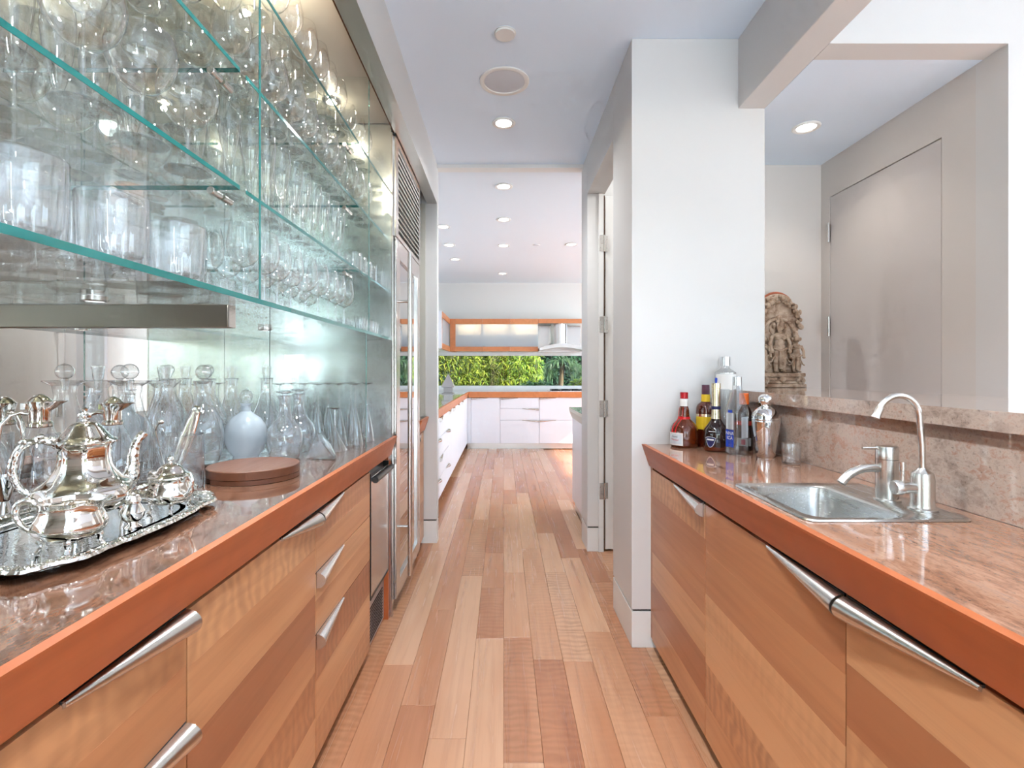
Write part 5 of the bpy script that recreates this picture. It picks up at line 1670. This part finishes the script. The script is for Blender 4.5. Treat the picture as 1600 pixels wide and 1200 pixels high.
# squat round brown bottle, red cap and ribbon
x, y = 0.787, 2.178
t = bottle('squat round brown bottle with red cap, ribbon and white label', x, y,
           smooth_prof([(0.050, 0.0), (0.057, 0.006), (0.060, 0.035), (0.0595, 0.065), (0.053, 0.090), (0.036, 0.110), (0.0245, 0.122), (0.0225, 0.135), (0.0205, 0.16), (0.0165, 0.178), (0.0155, 0.205)], 3), 'amber_liquor')
part('cap', ring(x, y, 0.0165, 0.0165, 0.209, 0.236), 'cap_red', t)
part('neck_band', ring(x, y, 0.0180, 0.0168, 0.176, 0.208), 'paper_white', t)
rbm = MB().lathe([(0.0247, CT + 0.118), (0.0262, CT + 0.119), (0.0252, CT + 0.131), (0.0238, CT + 0.131)], 28, (x, y, 0))
def on_profile(prof, z):
    for (r0, z0), (r1, z1) in zip(prof[:-1], prof[1:]):
        if z0 <= z <= z1:
            return r0 + (r1 - r0) * (z - z0) / max(1e-6, z1 - z0)
    return prof[-1][0]
pf = smooth_prof([(0.050, 0.0), (0.057, 0.006), (0.060, 0.035), (0.0595, 0.065), (0.053, 0.090), (0.036, 0.110), (0.0245, 0.122), (0.0225, 0.135), (0.0205, 0.16), (0.0165, 0.178), (0.0155, 0.205)], 3)
vs, fs = [], []
for i in range(13):
    z = 0.172 - 0.115 * i / 12
    r = on_profile(pf, z) + 0.0012
    for da in (-1, 1):
        a = math.radians(205 + da * 0.013 / max(r, 0.015) * 57.3)
        vs.append((x + r * math.cos(a), y + r * math.sin(a), CT + z))
for i in range(12):
    fs.append((2 * i, 2 * i + 1, 2 * i + 3, 2 * i + 2))
rbm.add(vs, fs)
part('ribbon', rbm, 'ribbon_red', t)
lb = part('label', patch(x, y, 0.0609, 178, 246, CT + 0.010, CT + 0.064), 'paper_white', t)
part('label_field', patch(x, y, 0.0612, 181, 241, CT + 0.016, CT + 0.059), 'paper_pale', lb)
part('lettering', round_text(x, y, 0.0615, 211, CT + 0.044, 'Grand', 0.011), 'ink', lb)
part('lettering', round_text(x, y, 0.0615, 211, CT + 0.030, 'Marnier', 0.0125), 'ribbon_red', lb)
# rum bottle with yellow label
x, y = 0.890, 2.200
t = bottle('dark rum bottle with yellow label and purple cap', x, y, smooth_prof([(0.036, 0), (0.040, 0.005), (0.0405, 0.08), (0.0405, 0.155), (0.034, 0.180), (0.018, 0.195), (0.0145, 0.215), (0.0145, 0.238)], 3), 'rum_liquor')
part('cap', ring(x, y, 0.0165, 0.0160, 0.226, 0.268), 'cap_purple', t)
part('neck_label', patch(x, y, 0.0185, 150, 330, CT + 0.193, CT + 0.226, 16), 'paper_yellow', t)
lb = part('label', patch(x, y, 0.0412, 175, 325, CT + 0.075, CT + 0.130, 16), 'paper_yellow', t)
part('label_band', patch(x, y, 0.0414, 175, 325, CT + 0.130, CT + 0.141, 16), 'gold', lb)
# cognac with long gold neck
x, y = 0.877, 2.062
t = bottle('bell-shaped dark cognac bottle with long gold neck and navy shield', x, y, smooth_prof([(0.040, 0), (0.046, 0.006), (0.050, 0.035), (0.0495, 0.070), (0.044, 0.092), (0.030, 0.112), (0.020, 0.130), (0.0168, 0.155), (0.0155, 0.20), (0.0150, 0.265)], 3), 'dark_liquor')
part('capsule', MB().lathe([(0.0200, CT + 0.132), (0.0178, CT + 0.155), (0.0165, CT + 0.20), (0.0162, CT + 0.258), (0.0178, CT + 0.259), (0.0178, CT + 0.278), (0, CT + 0.279)], 28, (x, y, 0)), 'gold', t)
part('neck_ring', MB().lathe([(0.0172, CT + 0.171), (0.0186, CT + 0.171), (0.0183, CT + 0.184), (0.0172, CT + 0.184)], 28, (x, y, 0)), 'paper_navy', t)
part('amber_foot', MB().lathe([(0.0405, CT + 0.0006), (0.0468, CT + 0.006), (0.0488, CT + 0.020), (0.0478, CT + 0.0205)], 36, (x, y, 0)), 'amber_liquor', t)
def shield(x, y, r, ac, z0, z1, hw, n=14):
    mb = MB()
    vs, fs = [], []
    for i in range(n + 1):
        u = -1 + 2 * i / n
        zb = z0 + (z1 - z0) * (abs(u) ** 2.2) * 0.95
        zt = z1 - (z1 - z0) * 0.12 * abs(u) ** 2
        a = math.radians(ac) + u * hw / r
        vs += [(x + r * math.cos(a), y + r * math.sin(a), min(zb, zt)), (x + r * math.cos(a), y + r * math.sin(a), zt)]
    for i in range(n):
        fs.append((2 * i, 2 * i + 2, 2 * i + 3, 2 * i + 1))
    return mb.add(vs, fs)
lb = part('label', shield(x, y, 0.0509, 222, CT + 0.018, CT + 0.062, 0.023), 'paper_pale', t)
part('label_field', shield(x, y, 0.0512, 222, CT + 0.0205, CT + 0.060, 0.021), 'paper_navy', lb)
part('label_band', patch(x, y, 0.0515, 206, 238, CT + 0.047, CT + 0.053), 'ink_white', lb)
part('neck_emblem', patch(x, y, 0.0475, 212, 248, CT + 0.076, CT + 0.084), 'paper_pale', t)
# tall clear vodka at the back
x, y = 0.975, 2.196
t = bottle('tall clear bottle with silver cap standing at the back', x, y, smooth_prof([(0.040, 0), (0.044, 0.006), (0.0445, 0.10), (0.0445, 0.30), (0.040, 0.325), (0.022, 0.338), (0.0165, 0.348), (0.0160, 0.362)], 3), 'stemglass')
part('cap', ring(x, y, 0.0205, 0.0200, 0.352, 0.392), 'cap_silver', t)
part('label', patch(x, y, 0.0449, 190, 320, CT + 0.250, CT + 0.315, 16), 'paper_white', t)
part('medallion', shield(x, y, 0.0455, 190, CT + 0.262, CT + 0.30, 0.010), 'paper_blue', t)
part('shoulder_line', MB().lathe([(0.0448, CT + 0.318), (0.0456, CT + 0.318), (0.0456, CT + 0.3205), (0.0448, CT + 0.3205)], 32, (x, y, 0)), 'cap_silver', t)
# square clear vodka with blue label
x, y = 0.922, 1.972
AR = math.radians(244)
def squarish(a, tt, z):
    k = min(1.0, max(0.0, (CT + 0.215 - z) / 0.05))
    b = a - AR + PI
    c, s = abs(math.cos(b)), abs(math.sin(b))
    sq = 1.0 / (c ** 1.25 + s ** 1.25) ** (1 / 1.25)
    return 1.0 * (1 - k) + k * sq
t = bottle('square clear bottle with blue label and grey cap in front', x, y, smooth_prof([(0.040, 0), (0.043, 0.004), (0.0435, 0.06), (0.0435, 0.14), (0.042, 0.175), (0.030, 0.215), (0.020, 0.25), (0.0165, 0.275)], 4), 'stemglass', 64, squarish)
part('cap', ring(x, y, 0.0175, 0.0165, 0.272, 0.306), 'cap_silver', t)
d1 = Vector((math.cos(AR - PI / 4), math.sin(AR - PI / 4), 0))       # left visible face
tg = Vector((-d1.y, d1.x, 0))
def face_quad(o, u, w0, w1, z0, z1):
    return MB().add([o + u * w0 + Vector((0, 0, z0)), o + u * w1 + Vector((0, 0, z0)), o + u * w1 + Vector((0, 0, z1)), o + u * w0 + Vector((0, 0, z1))], [(0, 1, 2, 3)])
o0 = Vector((x, y, 0)) + d1 * 0.0350
# the label is a thin wrap, fitted a hair outside the left face
lbl = part('label', face_quad(o0, tg, -0.022, 0.018, CT + 0.030, CT + 0.098), 'paper_blue', t)
part('upper_label', face_quad(o0, tg, -0.020, 0.018, CT + 0.100, CT + 0.165), 'paper_pale', t)
part('crest', face_quad(o0 + d1 * 0.0004, tg, -0.010, 0.012, CT + 0.165, CT + 0.176), 'paper_blue', t)
for txt, sz, zz, w in (('NNA', 0.019, 0.078, -0.001), ('ICA', 0.019, 0.060, -0.001), ('vodka', 0.008, 0.050, -0.001)):
    if txt == 'vodka':
        continue
    vs, fs = text_mb(txt, sz)
    part('lettering', MB().add([o0 + d1 * 0.0005 + tg * (w + vx) + Vector((0, 0, CT + zz + vy)) for vx, vy, _ in vs], fs), 'ink_white', lbl)
d2_ = Vector((math.cos(AR + PI / 4), math.sin(AR + PI / 4), 0))
tg2 = Vector((-d2_.y, d2_.x, 0))
part('rear_label', face_quad(Vector((x, y, 0)) + d2_ * 0.0350, tg2, -0.012, 0.020, CT + 0.068, CT + 0.150), 'paper_pale', t)
# dark bottle with orange cap
x, y = 1.004, 2.085
t = bottle('slim dark bottle with orange cap beside the shaker', x, y, smooth_prof([(0.030, 0), (0.034, 0.005), (0.035, 0.08), (0.0345, 0.135), (0.027, 0.165), (0.0165, 0.185), (0.0155, 0.20)], 3), 'dark_liquor')
part('cap', ring(x, y, 0.0195, 0.0185, 0.190, 0.236), 'cap_orange', t)
lb = part('label', patch(x, y, 0.0356, 195, 300, CT + 0.105, CT + 0.122, 12), 'paper_red', t)
part('lower_label', patch(x, y, 0.0357, 200, 290, CT + 0.020, CT + 0.052, 12), 'paper_pale', t)
part('label_spot', patch(x, y, 0.0359, 226, 252, CT + 0.026, CT + 0.046, 6), 'paper_pink', t)
# cocktail shaker
x, y = 1.010, 1.925
t = thing('cocktail_shaker', 'polished steel cocktail shaker with ball cap', 'shaker', (x, y, CT))
part('cup', MB().lathe([(0, CT + 0.0004)] + [(r, CT + z) for r, z in smooth_prof([(0.030, 0.0), (0.033, 0.004), (0.041, 0.05), (0.048, 0.10), (0.051, 0.140)], 4)] + [(0.0505, CT + 0.141)], 40, (x, y, 0)), 'chrome', t)
part('dome', MB().lathe([(0.0508, CT + 0.1415), (0.0515, CT + 0.143)] + [(r, CT + z) for r, z in smooth_prof([(0.0515, 0.145), (0.047, 0.163), (0.035, 0.180), (0.021, 0.190), (0.019, 0.193)], 4)], 40, (x, y, 0)), 'chrome', t)
part('cap', MB().lathe([(0.0195, CT + 0.1935), (0.0205, CT + 0.195)] + [(r, CT + z) for r, z in smooth_prof([(0.022, 0.197), (0.0275, 0.207), (0.0275, 0.220), (0.020, 0.234), (0.008, 0.240), (0.0, 0.2405)], 4)], 32, (x, y, 0)), 'chrome', t)
# small tumbler by the backsplash
place(lowball, 'small clear tumbler standing alone against the granite backsplash', 'glass', (1.017, 1.765, CT + 0.0004), None, 0.0, 0.86)

# ------------------------------------------------------------------ carved stone stele on the ledge
_m = pmat('carved_stone', hexc(176, 152, 132), 0.85)
_g = N(_m)
_b = _m.node_tree.nodes['Principled BSDF']
_tc = _g.n('ShaderNodeTexCoord').outputs['Object']
_n1 = _g.noise(_tc, 22, 5, 0.6, 0.8)
_n2 = _g.noise(_tc, 140, 4, 0.6)
_g.l(_g.ramp(_n1, [(0.3, hexc(128, 96, 74)), (0.5, hexc(186, 160, 138)), (0.72, hexc(214, 194, 174))]), _b.inputs['Base Color'])
_bp = _g.n('ShaderNodeBump'); _bp.inputs['Strength'].default_value = 0.5; _bp.inputs['Distance'].default_value = 0.004
_g.l(_n2, _bp.inputs['Height']); _g.l(_bp.outputs[0], _b.inputs['Normal'])
_m2 = pmat('carved_stone_red', hexc(168, 92, 66), 0.85)
qx, qy, qz = 1.464, 2.655, 1.1625
t = thing('stone_stele', 'carved sandstone relief stele with standing figures under a leafy arch', 'sculpture', (qx, qy, qz))
out = [(-0.112, 0.075), (0.112, 0.075), (0.110, 0.30), (0.122, 0.335), (0.122, 0.375), (0.105, 0.41)]
for i in range(9):
    a = math.radians(50 + 80 * i / 8)
    out.append((0.118 * math.cos(a) * 0.95, 0.385 + 0.115 * math.sin(a)))
out += [(-0.105, 0.41), (-0.122, 0.375), (-0.122, 0.335), (-0.110, 0.30)]
part('slab', MB().prism([(qx + a, qz + b) for a, b in out], 'y', qy + 0.012, qy + 0.055), 'carved_stone', t, bevel=0.004)
bs = MB().box(qx - 0.125, qx + 0.125, qy - 0.04, qy + 0.06, qz, qz + 0.018)
bs.box(qx - 0.118, qx + 0.118, qy - 0.034, qy + 0.058, qz + 0.018, qz + 0.034)
bs.box(qx - 0.110, qx + 0.110, qy - 0.028, qy + 0.058, qz + 0.034, qz + 0.056)
bs.box(qx - 0.120, qx + 0.120, qy - 0.040, qy + 0.058, qz + 0.056, qz + 0.076)
part('base', bs, 'carved_stone', t, bevel=0.003)
ro = MB()
for sgn in (-1, 1):
    for k in range(6):
        a = 2 * PI * k / 6
        ro.ball((qx + sgn * 0.095 + 0.014 * math.cos(a), qy - 0.036, qz + 0.036 + 0.014 * math.sin(a)), (0.011, 0.010, 0.011), 8, 6)
    ro.ball((qx + sgn * 0.095, qy - 0.040, qz + 0.036), (0.008, 0.01, 0.008), 8, 6)
part('rosette', ro, 'carved_stone', t)
part('lotus', MB().ball((qx, qy - 0.030, qz + 0.045), (0.022, 0.012, 0.018), 10, 6).ball((qx, qy - 0.036, qz + 0.04), (0.010, 0.010, 0.018), 10, 6), 'carved_stone', t)
# inner arch
ap = [(qx - 0.085, qy + 0.004, qz + 0.08), (qx - 0.085, qy + 0.004, qz + 0.28)]
for i in range(13):
    a = PI - PI * i / 12
    ap.append((qx + 0.085 * math.cos(a), qy + 0.004, qz + 0.28 + 0.085 * math.sin(a)))
ap += [(qx + 0.085, qy + 0.004, qz + 0.08)]
part('arch', MB().tube(ap, 0.010, 8), 'carved_stone', t)
part('halo', MB().lathe([(0.028, 0), (0.046, 0.002), (0.048, 0.008), (0.0, 0.010)], 28, axis='y').xform(Matrix.Translation((qx, qy + 0.004, qz + 0.315))), 'carved_stone', t)
fo = MB()
rs = random.Random(9)
for i in range(74):
    a = math.radians(rs.uniform(-12, 192))
    rr = rs.uniform(0.098, 0.128)
    fo.ball((qx + rr * math.cos(a) * 0.95, qy + rs.uniform(-0.012, 0.008), qz + 0.345 + rr * math.sin(a) * 1.1), (rs.uniform(.008, .015), 0.011, rs.uniform(.008, .015)), 7, 5)
part('leaf_crown', fo, 'carved_stone', t)
part('top_band', MB().tube([(qx + 0.10 * math.cos(math.radians(a)), qy + 0.03, qz + 0.392 + 0.113 * math.sin(math.radians(a))) for a in range(40, 145, 8)], 0.008, 8), 'carved_stone_red', t)
def figure(name, fx_, s, y_):
    mb = MB()
    z = qz + 0.078
    B = lambda dx, dz, rx, rz, ry=0.016, dy=0.0: mb.ball((fx_ + dx * s, y_ + dy, z + dz * s), (rx * s, ry * s, rz * s), 12, 8)
    for q in (-1, 1):
        mb.tube([(fx_ + q * 0.018 * s, y_, z + 0.115 * s), (fx_ + q * 0.022 * s, y_ - 0.004, z + 0.06 * s), (fx_ + q * 0.017 * s, y_, z + 0.006 * s)], [0.017 * s, 0.013 * s, 0.010 * s], 9)
        mb.ball((fx_ + q * 0.019 * s, y_ - 0.010, z + 0.006 * s), (0.010 * s, 0.016 * s, 0.006 * s), 8, 5)
        mb.tube([(fx_ + q * 0.034 * s, y_, z + 0.198 * s), (fx_ + q * 0.052 * s, y_ - 0.004, z + 0.155 * s), (fx_ + q * 0.046 * s, y_ - 0.014, z + 0.118 * s)], [0.011 * s, 0.009 * s, 0.008 * s], 8)
        mb.tube([(fx_ + q * 0.022 * s, y_ - 0.008, z + 0.10 * s), (fx_ + q * 0.045 * s, y_ - 0.006, z + 0.06 * s), (fx_ + q * 0.058 * s, y_ - 0.004, z + 0.055 * s)], [0.005 * s] * 3, 6)
        B(q * 0.046, 0.112, 0.011, 0.010, 0.014, -0.014)
        B(q * 0.016, 0.185, 0.013, 0.012, 0.012, -0.012)
        B(q * 0.030, 0.247, 0.007, 0.014)
    B(0, 0.13, 0.034, 0.030)
    B(0, 0.158, 0.026, 0.030)
    B(0, 0.190, 0.036, 0.024)
    B(0, 0.218, 0.012, 0.014)
    B(0, 0.245, 0.021, 0.026, 0.020, -0.006)
    B(0, 0.270, 0.020, 0.014)
    B(0, 0.288, 0.013, 0.020)
    B(0, 0.243, 0.004, 0.008, 0.008, -0.022 * s)
    mb.tube([(fx_, y_ - 0.014, z + 0.118 * s), (fx_, y_ - 0.018, z + 0.07 * s), (fx_, y_ - 0.014, z + 0.02 * s)], [0.012 * s, 0.014 * s, 0.010 * s], 8)
    mb.tube([(fx_ - 0.036 * s, y_ - 0.010, z + 0.128 * s), (fx_, y_ - 0.020, z + 0.112 * s), (fx_ + 0.036 * s, y_ - 0.010, z + 0.128 * s)], 0.006 * s, 7)
    part(name, mb, 'carved_stone', t)
figure('main_figure', qx, 1.0, qy - 0.004)
figure('attendant', qx + 0.088, 0.72, qy - 0.006)
figure('attendant', qx - 0.088, 0.72, qy - 0.006)
